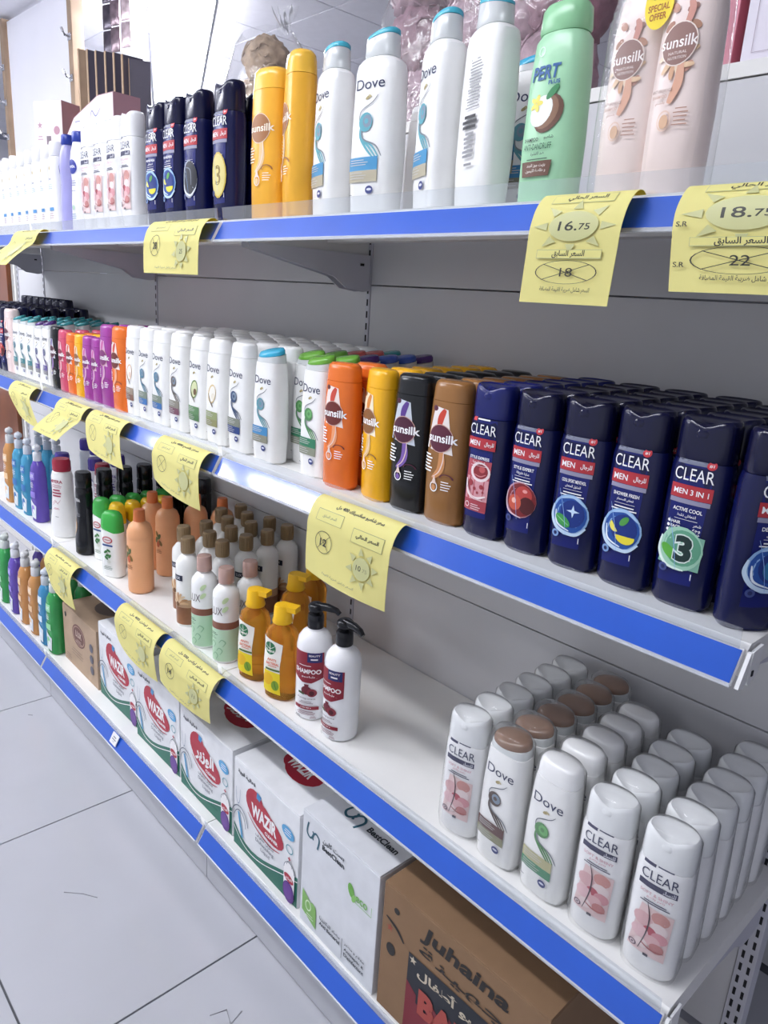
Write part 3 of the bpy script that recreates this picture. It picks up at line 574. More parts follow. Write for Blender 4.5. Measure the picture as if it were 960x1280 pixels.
def family_shampoo(cap):
    p = Proto(); S = [(0, .026, .017, 2.6), (.004, .030, .020, 2.8), (.06, .031, .0208, 2.8), (.128, .030, .0205, 2.8), (.135, .0292, .02, 2.8)]
    b = MB(); b.loft(S, P('#f0f2ee', .25)); bi = p.part('body', b)
    c = MB(); c.loft([(.1352, .0298, .0203, 2.8, 0, 0, -.25), (.165, .0285, .0196, 2.7, 0, 0, -.1), (.178, .026, .0178, 2.5), (.186, .020, .0135, 2.3), (.188, .012, .008, 2.2)], P(cap, .25)); p.part('cap', c, sharp=50)
    A = Art(); A.D(0, .110, .016, .010, INK('#b23a44')).D(0, .110, .0125, .0072, INK('#e7d9d8')).T('Lifebuoy', 0, .110, .022, INK('#8c2733'), .005, bold=.02).R(-.016, .092, .016, .097, INK('#2f4f8c'))
    for x, z, r_ in ((-.006, .075, .7), (.004, .080, -.5), (0, .066, .3), (-.004, .058, -.8), (.007, .064, 1)): A.D(x, z, .0065, .0034, INK('#3f7d44'), 'leaf_print', rot=r_)
    A.L([(0, .085), (0, .065), (.002, .045)], .0016, INK('#2f5f34'), 'leaf_print').D(.004, .048, .006, .005, INK('#d9dcd2'), 'leaf_print').bars(0, .034, .03, 3, INK('#5f7a68'), .004)
    return p.art(A, front(S), bi, .0008, 0, True)
def flared_lotion(body, cap, ink, H=.25, words=True):
    pr = [(0, .033, .026, 2.2), (.004, .037, .029, 2.2), (.03, .0375, .0295, 2.2), (.09, .031, .025, 2.2), (.14, .0275, .023, 2.2), (.19, .028, .0235, 2.2), (.205, .0255, .022, 2.1), (.208, .021, .019, 2)]
    A = Art(); I = INK(ink)
    if words:
        A.T('MYERA', 0, .178, .036, I, .010, bold=.02).bars(0, .168, .034, 3, I, .004).bars(0, .153, .030, 3, I, .009, .0045)
        A.L([(-.012, .108), (-.004, .118), (.004, .110), (.012, .122)], .0012, I).L([(-.012, .102), (-.002, .114), (.006, .106)], .0010, I).bars(0, .095, .02, 2, I).bars(.002, .068, .014, 1, KINK)
    return round_bottle(pr, P(body, .3), [(.208, .0225, .0205, 2), (.212, .0245, .0222, 2), (.238, .0238, .0217, 2), (.246, .021, .019, 2)], P(cap, .25), A, 26)
def black_lotion():
    pr = [(0, .030, .026, 2.2), (.004, .034, .029, 2.2), (.05, .0335, .0285, 2.2), (.075, .028, .024, 2.2), (.13, .0255, .022, 2.2), (.185, .0265, .0225, 2.2), (.20, .0255, .022, 2.1), (.205, .023, .02, 2)]
    A = Art(); A.T('MYERA', -.002, .168, .032, INK('#d8d8d8'), .010, bold=.02).L([(-.006, .15), (0, .135), (-.004, .12)], .002, INK('#8a8a8a')).L([(-.012, .11), (-.006, .09), (-.012, .06)], .005, INK('#c99a5c'), 'hair_swirl').bars(.004, .128, .018, 3, INK('#8c8c92'), .004)
    return round_bottle(pr, P('#16171d', .18), [(.205, .0245, .021, 2.1), (.208, .026, .022, 2.1), (.245, .0255, .0215, 2.1), (.250, .023, .019, 2)], P('#17181e', .2), A, 26)
def gel_bottle(col, lab, capc='#eceef0', H=.21, pump=True):
    p = Proto(); S = [(0, .026, .020, 2.4), (.004, .030, .0235, 2.5), (.06, .0305, .024, 2.5), (.14, .029, .023, 2.4), (.175, .0265, .0215, 2.3), (.190, .019, .016, 2.1), (.196, .013, .0125, 2)]
    b = MB(); b.loft(S, mat(col, .14, .05, 30, trans=.25), 24); bi = p.part('body', b)
    m = mat(capc, .25, .02, 30, trans=.15)
    if pump: pump_parts(p, .196, m, .034, .013, ang=2.7)
    else:
        c = MB(); c.loft([(.196, .0165, .0155, 2), (.198, .0175, .0165, 2), (.224, .0165, .0155, 2), (.228, .014, .013, 2)], m, 18); p.part('cap', c, sharp=50)
    A = Art(); I = INK(lab); A.R(-.017, .138, .015, .162, I, n=5).T('LUX', -.001, .150, .024, INK('#eef2f6'), .011, bold=.01).bars(-.001, .128, .024, 4, INK('#e6eaf0'), .0045, .0014)
    A.Q([(-.022, .018), (.014, .012), (.018, .055), (-.018, .075)], INK('#dfe6ea'), n=5).D(0, .042, .010, .014, I, 'flower_print').D(.004, .036, .006, .008, INK('#f2f4f6'), 'flower_print').R(-.018, .080, .016, .100, I, n=5)
    return p.art(A, front(S), bi, .0009, 0, True)
def blue_cap_lotion(body):
    pr = [(0, .026, .019, 2.3), (.004, .029, .0215, 2.3), (.07, .0275, .021, 2.2), (.12, .0235, .019, 2.2), (.16, .0285, .0215, 2.2), (.185, .025, .019, 2.1), (.205, .017, .015, 2), (.208, .0155, .014, 2)]
    A = Art(); A.D(0, .150, .017, .017, INK('#28379a')).T('NIVEA', 0, .150, .024, INK('#f0f2fa'), .0065, bold=.03).bars(0, .118, .024, 3, INK('#5a66a8'), .005).bars(0, .095, .028, 1, INK('#8a8ab0')).D(0, .055, .006, .006, INK('#a8c6b0')).bars(0, .04, .024, 3, INK('#5a8ab0'), .005)
    return round_bottle(pr, P(body, .3), [(.208, .0175, .0155, 2), (.210, .0185, .0165, 2), (.229, .018, .016, 2), (.232, .016, .014, 2)], P('#2b3f9c', .3), A, 22)
def white_tube(blue):
    pr = [(0, .027, .018, 2.4), (.003, .0295, .020, 2.4), (.08, .0285, .0195, 2.4), (.165, .027, .0188, 2.4), (.176, .025, .0175, 2.3), (.178, .020, .015, 2.2)]
    A = Art(); A.D(-.002, .150, .0045, .005, INK('#c9b98a')).T('Dove' if blue else 'silk', -.003, .125, .018, INK('#4c5a7a'), .006).bars(-.002, .112, .034, 3, INK('#8fb0cc' if blue else '#9a9aa4'), .0045).R(-.014, .050, .014, .058, INK('#4a8cc4' if blue else '#6c6c74')).bars(0, .044, .03, 3, INK('#c0a0a8'), .005)
    return round_bottle(pr, P('#f2f2f4', .35), [(.178, .0205, .0155, 2.2), (.180, .0225, .017, 2.2), (.208, .0205, .016, 2.2), (.212, .0185, .0145, 2.2)], P('#f5f5f6', .3), A, 22)
def coconut_shampoo():
    p = Proto(); S = [(0, .036, .022, 2.6), (.005, .0395, .0245, 2.8), (.08, .0405, .025, 2.8), (.16, .0385, .024, 2.7), (.20, .0355, .0225, 2.5), (.208, .030, .020, 2.3)]
    b = MB(); b.loft(S, P('#a6d8b0', .28)); bi = p.part('body', b)
    c = MB(); c.loft([(.2082, .031, .0205, 2.4), (.212, .033, .0215, 2.4), (.236, .031, .0205, 2.4), (.242, .027, .0175, 2.3)], P('#93cc9c', .26)); p.part('cap', c, sharp=50)
    A = Art(); BL = INK('#2a5c98'); BR = INK('#6a4a3c')
    A.D(-.012, .186, .005, .006, INK('#dff0e2'), inner=.8).T('PERT', -.002, .160, .042, BL, .017, bold=.03, shear=.15).T('PLUS', .012, .147, .016, BL, .005, bold=.03)
    A.D(.008, .110, .019, .024, BR, 'fruit_print', rot=-.5).D(.005, .112, .0165, .021, INK('#8c6a54'), 'fruit_print', rot=-.5).D(-.002, .114, .0155, .0195, INK('#f0f2ec'), 'fruit_print', rot=-.5)
    A.D(.012, .135, .011, .0045, INK('#3f8a58'), 'leaf_print', rot=.8)
    for q in range(5): A.D(-.010+.005*math.cos(1.26*q), .124+.006*math.sin(1.26*q), .005, .003, INK('#ecdf6a'), 'flower_print', 10, rings=2, rot=1.26*q)
    A.T('SHAMPOO', -.012, .080, .022, KINK, .0045).T('شامبو', .014, .081, .013, KINK, .005).T('ANTI-DANDRUFF', -.002, .071, .042, INK('#2c5c44'), .0075, bold=.01).T('ضد القشرة', 0, .062, .020, KINK, .005).bars(0, .056, .044, 1, INK('#3f5f4c'))
    A.Q([(-.021, .034), (.019, .034), (.022, .053), (-.023, .053)], BR, n=5).T('بزيت جوز الهند', 0, .0475, .028, INK('#efe6dc'), .005).T('و خلاصة الليمون', 0, .041, .030, INK('#efe6dc'), .005)
    p.art(A, front(S), bi, .0008, 0, True); return p
def nut_twin():
    """two pale pink bottles in one clear sleeve with a yellow offer sticker"""
    p = Proto(); S = [(0, .033, .021, 2.5), (.005, .0375, .0238, 2.6), (.09, .0385, .0245, 2.6), (.19, .036, .023, 2.5), (.225, .031, .020, 2.4), (.23, .027, .018, 2.3)]
    A = Art(); I = INK('#b78e7c')
    for x, z, r_, c_ in ((-.016, .178, .6, '#a87a66'), (.016, .175, -.5, '#b4866e'), (-.018, .160, .2, '#c79a80'), (.014, .134, .8, '#c09080'), (.010, .192, .3, '#a4766a'), (-.012, .196, -.7, '#b98a76')): A.D(x, z, .007, .0042, INK(c_), 'nut_print', 10, rings=2, rot=r_)
    for q in range(10): A.L([(0, .148), (.012*math.cos(.62*q), .148+.018*math.sin(.62*q)), (.024*math.cos(.62*q+.2), .148+.026*math.sin(.62*q+.2))], .006, INK(('#e0bf9c', '#d3a684', '#ecd6bc')[q % 3]), 'nut_print')
    A.L([(.006, .14), (.006, .118), (-.002, .098)], .011, INK('#d9a68c'), 'nut_print').L([(.006, .2), (.010, .19), (.004, .17)], .008, INK('#c98f80'), 'nut_print')
    A.D(0, .158, .0215, .0225, INK('#ecdcd2'), 'logo_disc', 24).D(0, .158, .0202, .0212, INK('#8f6c64'), 'logo_disc', 24).T('sunsilk', 0, .160, .044, INK('#f6eeea'), bold=.012).T('NATURAL', 0, .149, .022, INK('#e6d6ce'), .003, bold=.01).T('NUTRITION', 0, .144, .022, INK('#e6d6ce'), .003, bold=.01)
    A.T('ANTI-BREAKAGE', -.012, .112, .026, INK('#8a6a60'), .0034).T('SHAMPOO', -.014, .106, .019, I, .0034).T('بلسم', -.012, .099, .012, I, .004).D(-.004, .080, .0085, .011, INK('#e3c6b4'), 'droplet', inner=.85).D(-.004, .079, .0055, .0075, INK('#d9b292'), 'droplet').bars(.015, .092, .018, 5, I, .0042, .0012)
    f = front(S); fs = A.parts(f, .0008)
    bm = MB(); bm.loft(S, P('#ead9d3', .3)); bme = bm.mesh('bottle'); cp = MB(); cp.loft([(.2302, .028, .019, 2.4), (.234, .030, .0195, 2.4), (.262, .028, .018, 2.4), (.266, .024, .015, 2.3)], P('#e6d2cc', .3)); cme = cp.mesh('cap')
    ame = {k: v.mesh(k) for k, v in fs.items()}
    w = MB(); w.loft([(.001, .078, .0255, 4), (.02, .080, .027, 4), (.12, .079, .0275, 4), (.2, .076, .0262, 4), (.262, .064, .021, 3.5), (.272, .058, .012, 3)], WRAP, 36)
    return bme, cme, ame, w.mesh('clear_sleeve'), f

# ================================================================== PLACING THE GOODS
NTH = ['', 'first', 'second', 'third', 'fourth', 'fifth', 'sixth', 'seventh']
KEEP = ('body', 'cap', 'cap_lid', 'thumb_tab', 'shrink_wrap', 'brown_band', 'green_sleeve', 'brown_sleeve', 'tan_sleeve', 'cap_ridge')
jit = lambda a: random.uniform(-a, a)
def column(proto, name, what, behind, cat, x, y0, z, n, pitch, group, start=1, dx=0, full=1, rz=0, sc=1, place='on the second shelf from the top'):
    """bottles standing one behind the other; the first `full` keep their print"""
    for k in range(n):
        lb = f'{what}, {NTH[start+k]} behind the {behind}'
        proto.put(name, lb, cat, (x+dx*k+jit(.0015), y0+pitch*k, z), rz+jit(.05), group, sc, None if k < full else KEEP)

# ---------- second shelf from the top (z = Z3)
navy_three = clear('three', line1='ACTIVE COOL', line2='انتعاش نشط'); navy_lemon = clear('lemon', line1='SHOWER FRESH', line2='انتعاش الاستحمام')
navy_mint = clear('mint', line1='COOL SPORT MENTHOL', line2='المنثول المنعش'); navy_red = clear('red', line1='STYLE EXPERT', line2='عناية فائقة'); navy_exp = clear('express', cap='#141c60', line1='STYLE EXPRESS'); navy_aqua = clear('aqua', line1='DEEP CLEANSE', line2='تنظيف عميق')
YF = .052
G = 'navy anti-dandruff bottles on the second shelf'
navy_aqua.put('shampoo_bottle', 'rightmost navy shampoo bottle, turned away, at the open shelf end', 'bottle', (-.016, .055, Z3), math.radians(52), G)
for pr, x, lb, sh, n in ((navy_three, -.086, 'navy shampoo bottle with a large number 3 on a green splash', 'number 3 bottle', 5), (navy_lemon, -.158, 'navy shampoo bottle with lemon slices in a blue splash', 'lemon bottle', 5), (navy_mint, -.230, 'navy shampoo bottle with a green mint leaf in a blue splash', 'mint leaf bottle', 5), (navy_red, -.303, 'navy shampoo bottle with glossy red balls on its label', 'red ball bottle', 5), (navy_exp, -.376, 'navy shampoo bottle with a tall pink and red panel', 'pink panel bottle', 5)):
    pr.put('shampoo_bottle', lb, 'bottle', (x, YF, Z3), jit(.06), G)
    column(pr, 'shampoo_bottle', 'navy shampoo bottle', 'navy '+sh, 'bottle', x+.004, YF+.049, Z3, n, .049, G, dx=-.002)
column(navy_aqua, 'shampoo_bottle', 'navy shampoo bottle', 'rightmost turned navy bottle', 'bottle', -.020, .117, Z3, 4, .049, G)
sun_brown = sunsilk('#96683a', disc='#5a2036', low='#cf8f5a'); sun_black = sunsilk('#17191d', panel='#c9d0da', disc='#4c1c34', flame='#5a3a8c', low='#7a5aa8'); sun_yellow = sunsilk('#f0b21c', panel='#f3e6c6', disc='#8a5a2c', flame='#d98a3a', low='#e9c27a'); sun_orange = sunsilk('#e8742a', panel='#f3e2da', disc='#6c2a24', flame='#cc4a3a', low='#f0a070')
G = 'round-logo shampoo bottles on the second shelf'
for pr, x, lb, sh, n in ((sun_brown, -.452, 'caramel brown shampoo bottle with round maroon logo', 'caramel brown bottle', 5), (sun_black, -.528, 'black shampoo bottle with round maroon logo', 'black bottle', 5), (sun_yellow, -.602, 'bright yellow shampoo bottle with round brown logo, on the second shelf', 'bright yellow bottle', 5)):
    pr.put('shampoo_bottle', lb, 'bottle', (x, YF, Z3), jit(.05)-(.25 if pr is sun_yellow else 0), G)
    column(pr, 'shampoo_bottle', lb.split(' shampoo')[0]+' bottle', sh, 'bottle', x, YF+.049, Z3, n, .049, G, dx=-.002)
sun_orange.put('shampoo_bottle', 'orange shampoo bottle with round maroon logo, beside the bright yellow one', 'bottle', (-.690, .047, Z3), .05, G)
sun_orange.put('shampoo_bottle', 'orange shampoo bottle half hidden behind the front orange one', 'bottle', (-.682, .098, Z3), .0, G)
DV = {'green': ('#6aa83c', '#4f8a50', ('#2f7d5a', '#8a8f7c')), 'cyan': ('#3aa9cc', '#5a94a0', ('#3f86b8', '#8b8a78')), 'navy': (None, '#33486f', ('#7f8577', '#24407e')), 'purple': ('#4c2a72', '#5a4a86', ('#584a90', '#8a8a90')), 'blue': ('#3a58b0', '#3a58a0', ('#3a58a0', '#8a8a80')), 'teal': ('#2f8a90', '#3f7d86', ('#3a8088', '#8a8a80')), 'coral': ('#c8605a', '#b0605a', ('#b06058', '#8a8a80')), 'olive': ('#5c6a3c', '#5c6a3c', ('#6a7a4a', '#8a8a80')), 'sky': (None, '#4f7f98', ('#7a8878', '#3a6fae')), 'taupe': (None, '#6c645e', ('#8a867a', '#75475a'))}
DP = {k: dove(*v) for k, v in DV.items()}
DP['avocado'] = dove(None, '#6b7d45', ('#5f8a5c', '#4f7a4c'), ('#6f8a4a', '#d6dcae', '#6d5238')); DP['coconut'] = dove(None, '#8a8a60', ('#8f9a6c', '#8a8a5c'), ('#d8c08a', '#f2efe6', '#e9e2d2')); DP['cocopink'] = dove(None, '#8a8a60', ('#9a8c7c', '#7d5a4c'), ('#e0b894', '#f4efe8', '#e8cfc0'))
G = 'white swirl bottles on the second shelf'
CAPW = {None: 'white', 'green': 'green', 'cyan': 'sky blue'}
def D_(key, lb, x, y=YF, rz=0): DP[key].put('shampoo_bottle' if DV.get(key, (None,))[0] else 'conditioner_bottle', lb, 'bottle', (x, y, Z3), rz+jit(.04), G)
D_('green', 'white bottle with green cap, directly left of the orange bottle', -.772, .062)
D_('green', 'white bottle with green cap, just right of the blue-capped one and set back', -.856, .104)
D_('cyan', 'white bottle with sky blue cap on the second shelf', -.905, .050)
D_('navy', 'white bottle with white cap and dark blue swirl, left of the blue-capped one', -1.0, .052)
D_('avocado', 'white bottle with white cap peeking out between two white bottles, set back', -1.072, .104)
D_('coconut', 'white bottle with coconut picture, right of the avocado one', -1.086, .052)
D_('avocado', 'white bottle with cut avocado picture', -1.160, .052)
D_('taupe', 'white bottle with taupe swirl and brown label box', -1.248, .052)
D_('sky', 'white bottle with steel blue swirl, left of the taupe swirl one', -1.330, .052)
D_('cyan' if 0 else 'sky', 'white bottle with steel blue swirl, second left of the taupe swirl one', -1.402, .052)
D_('cocopink', 'leftmost white bottle with coconut picture, beside an orange bottle', -1.474, .052)
# behind the orange pair: white bottles with caps of many colours
for k, (key, cn) in enumerate([('green', 'lime green'), ('purple', 'purple'), ('blue', 'blue'), ('blue', 'blue'), ('purple', 'purple')]):
    DP[key].put('shampoo_bottle', f'white bottle with {cn} cap, {NTH[k+1]} in the row behind the orange bottles', 'bottle', (-.768, .113+.046*k, Z3), jit(.05), G, 1, KEEP)
for k, (key, cn) in enumerate([('green', 'green'), ('coral', 'coral'), ('coral', 'coral'), ('teal', 'teal')]):
    DP[key].put('shampoo_bottle', f'white bottle with {cn} cap, {NTH[k+1]} behind the set-back green-capped bottle', 'bottle', (-.850, .153+.046*k, Z3), jit(.05), G, 1, KEEP)
for x, y0, n, sh in ((-.925, .104, 5, 'sky-blue-capped bottle'), (-.998, .104, 5, 'bottle with dark blue swirl'), (-1.078, .153, 4, 'peeking white bottle'), (-1.160, .104, 5, 'avocado bottle'), (-1.250, .104, 5, 'taupe swirl bottle'), (-1.332, .104, 5, 'nearer steel blue swirl bottle'), (-1.405, .104, 5, 'farther steel blue swirl bottle'), (-1.478, .104, 5, 'leftmost coconut bottle')):
    column(DP['navy'], 'conditioner_bottle', 'white bottle with white cap', sh, 'bottle', x, y0, Z3, n, .048, G, full=0)
# left third of the second shelf
G = 'coloured shampoo bottles at the left of the second shelf'
sun_purple = sunsilk('#a0409a', panel='#d8a8cc', disc='#7a2a6c', flame='#c05a9a', low='#c88ac0'); sun_pink = sunsilk('#cf5270', panel='#ecc0c8', disc='#8a2a48', flame='#d0607a', low='#e09aa8')
for pr, x, y, sc, lb in ((sun_orange, -1.546, .047, 1.0, 'orange bottle between the leftmost coconut bottle and the tall purple bottle'), (sun_purple, -1.617, .047, 1.0, 'tall purple shampoo bottle beside an orange one'), (sun_purple, -1.682, .044, .82, 'small purple shampoo bottle next to the tall purple one'), (sun_purple, -1.740, .044, .82, 'small purple shampoo bottle next to the yellow one'), (sun_yellow, -1.798, .044, .82, 'small yellow shampoo bottle among purple and orange ones'), (sun_orange, -1.856, .044, .82, 'small orange shampoo bottle between the yellow and pink ones'), (sun_pink, -1.915, .044, .84, 'small pink shampoo bottle beside the dark one'), (sun_black, -1.976, .044, .86, 'dark shampoo bottle between pink and white bottles at left')):
    pr.put('shampoo_bottle', lb, 'bottle', (x, y, Z3), jit(.05), G, sc)
    if pr is not sun_black:
        for k in range(2):
            pr.put('shampoo_bottle', f'{NTH[k+1]} bottle behind the {lb.split(" shampoo")[0] if "shampoo" in lb else "far orange bottle"}, left part of the second shelf' if x not in (-1.682, -1.740) else f'{NTH[k+1]} bottle behind the small purple bottle {"by the tall purple" if x == -1.682 else "by the yellow"} one', 'bottle', (x, y+.047*(k+1), Z3), jit(.05), G, sc, KEEP)
G = 'small white swirl bottles at the far left'
for key, x, sc, lb, sh, n in (('purple', -2.042, .90, 'white bottle with purple cap facing the aisle at far left', 'front purple-capped bottle', 4), ('purple', -2.110, .88, 'white bottle with purple cap, second from the dark bottle at far left', 'second purple-capped bottle', 4), ('teal', -2.177, .90, 'white bottle with teal cap, right of two other teal-capped ones', 'right teal-capped bottle', 4), ('teal', -2.244, .90, 'white bottle with teal cap, middle of the three at far left', 'middle teal-capped bottle', 4), ('teal', -2.312, .90, 'white bottle with teal cap, beside the pale pink bottle', 'left teal-capped bottle', 4)):
    DP[key].put('shampoo_bottle', lb, 'bottle', (x, .046, Z3), jit(.04), G, sc)
    column(DP['teal'], 'shampoo_bottle', 'white bottle with teal cap', sh, 'bottle', x, .095, Z3, n, .046, G, full=0, sc=sc)
palepink = sunsilk('#ecd8d4', panel='#f6ece8', disc='#5a3444', flame='#d08a80', low='#e3bfb0'); palepink.put('shampoo_bottle', 'pale pink shampoo bottle between white and navy ones at far left', 'bottle', (-2.386, .046, Z3), .0, G, 1)
G = 'navy bottles at the far left end'
for c in range(9):
    x = -2.462-.071*c
    for k in range(6):
        if c == 0 and k == 0: lb = 'navy bottle beside the pale pink bottle at far left'
        elif k == 0: lb = f'front navy bottle, {NTH[c] if c < 8 else "eighth"} left of the one beside the pale pink bottle'
        else: lb = f'navy bottle {NTH[k]} from the front in the {NTH[c+1] if c < 7 else ("eighth", "ninth")[c-7]} navy column at far left'
        navy_red.put('shampoo_bottle', lb, 'bottle', (x, .05+.050*k, Z3), jit(.05), G, (1, 1, 1.12) if k == 5 and c > 1 else 1, None if k == 0 and c < 3 else KEEP)

# ---------- lower right: wrapped white bottles (z = Z2)
G = 'film-wrapped white bottles on the third shelf'
cw = clear('white', '#f0f0f0', '#e8eaea', H=.205, men=False, wrap=True)
dg = dove(None, '#4f8a50', ('#b8b48a', '#4f8f6c'), H=.21, wrap=True); db = dove('#7d5f4c', '#4a382e', ('#5c3a36', '#8a8a6c'), H=.21, wrap=True)
for pr, x, lb, sh, n, pt in ((cw, -.038, 'film-wrapped white bottle with flower print at the shelf corner', 'corner white bottle', 5, .051), (cw, -.117, 'film-wrapped white flower-print bottle, second from the shelf corner', 'second white flower-print bottle', 4, .051), (dg, -.197, 'film-wrapped white bottle with green swirl on the third shelf', 'green swirl bottle', 4, .051), (db, -.279, 'film-wrapped white bottle with bronze brown cap', 'front bronze-capped bottle', 5, .052), (cw, -.356, 'film-wrapped white flower-print bottle left of the bronze-capped one', 'leftmost white flower-print bottle', 5, .052)):
    pr.put('shampoo_bottle', lb, 'bottle', (x, .046, Z2), jit(.05)+(.12 if pr is cw else 0), G)
    column(pr, 'shampoo_bottle', 'film-wrapped bottle', sh, 'bottle', x, .046+pt, Z2, n, pt, G, full=1)
# ---------- third shelf, middle
ps = pump_shampoo(); G = 'white pump bottles'
ps.put('pump_bottle', 'white shampoo pump bottle with black pump, nearer of the two', 'bottle', (-.672, .060, Z2), .02, G)
ps.put('pump_bottle', 'white shampoo pump bottle with black pump, behind the nearer one', 'bottle', (-.760, .062, Z2), .52, G)
am = amber_wash(); G = 'amber hand wash bottles'
am.put('hand_wash_bottle', 'amber hand wash bottle with yellow cap, beside the pump bottles', 'bottle', (-.850, .050, Z2), .40, G)
am.put('hand_wash_bottle', 'amber hand wash bottle with yellow cap, beside the green floral bottles', 'bottle', (-.948, .050, Z2), .36, G)
am.put('hand_wash_bottle', 'amber hand wash bottle set back, left of the rearmost one', 'bottle', (-.972, .170, Z2), .3, G)
am.put('hand_wash_bottle', 'rearmost amber hand wash bottle near the back panel', 'bottle', (-1.005, .245, Z2), .2, G)
lg = floral_bottle(True); lb_ = floral_bottle(False); G = 'green floral bottles with rose caps'
lg.put('body_wash_bottle', 'pale green floral bottle with rose cap, beside the amber bottle', 'bottle', (-1.050, .042, Z2), .30, G)
lg.put('body_wash_bottle', 'pale green floral bottle with rose cap, leftmost of the three', 'bottle', (-1.140, .040, Z2), .28, G)
lg.put('body_wash_bottle', 'pale green floral bottle with rose cap, behind the other two', 'bottle', (-1.056, .106, Z2), .3, G)
G = 'brown floral bottles with taupe caps'
BG = [(-1.262, .065, 'frontmost brown floral bottle with taupe cap, beside the green floral ones'), (-1.345, .098, 'brown floral bottle with taupe cap, left of and behind the frontmost one'), (-1.198, .120, 'brown floral bottle right behind the leftmost green floral bottle'), (-1.274, .130, 'brown floral bottle second behind the frontmost one'), (-1.205, .190, 'brown floral bottle in the right column, second from the front'), (-1.282, .195, 'brown floral bottle in the middle column, third from the front'), (-1.352, .165, 'brown floral bottle in the left column, second from the front'), (-1.290, .258, 'brown floral bottle in the middle column, fourth from the front'), (-1.358, .230, 'brown floral bottle in the left column, third from the front'), (-1.212, .256, 'brown floral bottle in the right column, third from the front'), (-1.297, .320, 'brown floral bottle at the back, middle column'), (-1.220, .322, 'brown floral bottle at the back right, showing its brown base'), (-1.366, .295, 'brown floral bottle at the back, left column'), (-1.432, .255, 'brown floral bottle far left at the back, next to the peach bottles'), (-1.438, .320, 'brown floral bottle in the far back left corner of its block')]
for x, y, lb in BG: lb_.put('body_wash_bottle', lb, 'bottle', (x, y, Z2), .3+jit(.2), G)
pe = peach_bottle(); G = 'peach bottles'
for x, y, lb in ((-1.512, .060, 'peach orange bottle standing alone at the shelf front'), (-1.585, .175, 'peach orange bottle behind, right of the other set-back one'), (-1.655, .165, 'peach orange bottle set back behind the green-capped bottle'), (-1.572, .255, 'peach orange bottle at the back, mostly hidden by the price tag'), (-1.502, .300, 'rearmost peach orange bottle beside the taupe caps')): pe.put('lotion_bottle', lb, 'bottle', (x, y, Z2), .38+jit(.1), G)
fg = family_shampoo('#3fae4a'); fy = family_shampoo('#eec21e'); G = 'green and yellow capped shampoo bottles'
fg.put('shampoo_bottle', 'white shampoo bottle with green cap and red oval, beside the lone peach bottle', 'bottle', (-1.652, .046, Z2), .42, G, (1.08, 1.08, 1.0))
for k in range(4): fy.put('shampoo_bottle', f'white bottle with yellow cap, {NTH[k+1]} behind the red oval bottle', 'bottle', (-1.722-.001*k, .090+.047*k, Z2), jit(.05), G, 1, KEEP if k else None)
for k in range(5): fg.put('shampoo_bottle', f'white bottle with green cap, {NTH[k+1]} from the front in the row by the black bottle', 'bottle', (-1.792-.001*k, .075+.048*k, Z2), .25+jit(.05), G, 1, KEEP if k else None)
bl = black_lotion(); G = 'black bottles'
for x, y, lb in ((-1.872, .055, 'black bottle at the shelf front beside the green caps'), (-1.880, .120, 'black bottle directly behind the front black one'), (-1.884, .185, 'third black bottle from the front'), (-1.886, .250, 'fourth black bottle from the front'), (-1.888, .315, 'rearmost black bottle near the back panel')): bl.put('lotion_bottle', lb, 'bottle', (x, y, Z2), .1, G)
for k in range(3): bl.put('lotion_bottle', f'black bottle at the back, {NTH[k+1]} from the peach bottles', 'bottle', (-1.650-.071*k, .322, Z2), .1, G)
wr = flared_lotion('#efeeec', '#a82a40', '#a83a56'); wp = flared_lotion('#efeef2', '#4a3a98', '#5a4a9a'); G = 'white lotion bottles'
wr.put('lotion_bottle', 'white lotion bottle with dark red cap and pink lettering', 'bottle', (-2.065, .062, Z2), .45, G, (1.22, 1.15, 1.02))
wr.put('lotion_bottle', 'white lotion bottle with dark red cap, set back behind the black bottle', 'bottle', (-1.965, .150, Z2), .15, G)
wp.put('lotion_bottle', 'white lotion bottle with purple cap, left of the red-capped one', 'bottle', (-2.165, .100, Z2), .3, G)
wp.put('lotion_bottle', 'white lotion bottle with purple cap, behind and right of the red-capped one', 'bottle', (-2.046, .160, Z2), .15, G)
wp.put('lotion_bottle', 'white lotion bottle with purple cap at the back near the panel', 'bottle', (-2.06, .24, Z2), .15, G)
gp = gel_bottle('#6a54b8', '#8a78cc', '#e8ecf2'); gb = gel_bottle('#4fa6cc', '#2f6fae', '#d6dce4'); ga = gel_bottle('#d79a5c', '#e9c69a', '#e0e0e0'); gg = gel_bottle('#3fa85a', '#8fd09a', '#dfe6e0'); gb2 = gel_bottle('#3f93c4', '#cfe2ee', '#d6dce4')
G = 'coloured gel pump bottles on the third shelf'
gp.put('gel_bottle', 'purple gel bottle with white pump on the third shelf', 'bottle', (-2.250, .050, Z2), .1, G, (1, 1, 1.06))
gb.put('gel_bottle', 'light blue gel bottle beside the purple pump bottle, third shelf', 'bottle', (-2.345, .050, Z2), .1, G, (1, 1, 1.08))
gb.put('gel_bottle', 'light blue gel bottle at the far left of the third shelf', 'bottle', (-2.435, .050, Z2), .1, G, (1, 1, 1.1))
ga.put('gel_bottle', 'amber gel bottle cut off by the left edge, third shelf', 'bottle', (-2.535, .050, Z2), .1, G, (1, 1, 1.1))
for k in range(3): gb.put('gel_bottle', f'light blue gel bottle in the second row, {NTH[k+1]} from the purple-capped lotions', 'bottle', (-2.30-.09*k, .130, Z2), .1, G, (1, 1, 1.08), ('body', 'pump_collar', 'pump_stem', 'pump_head'))
for k in range(3): wp.put('lotion_bottle', f'white lotion bottle with purple cap by the back panel, {NTH[k+1]} from the right', 'bottle', (-2.17-.09*k, .25, Z2), .1, 'white lotion bottles', 1, KEEP)
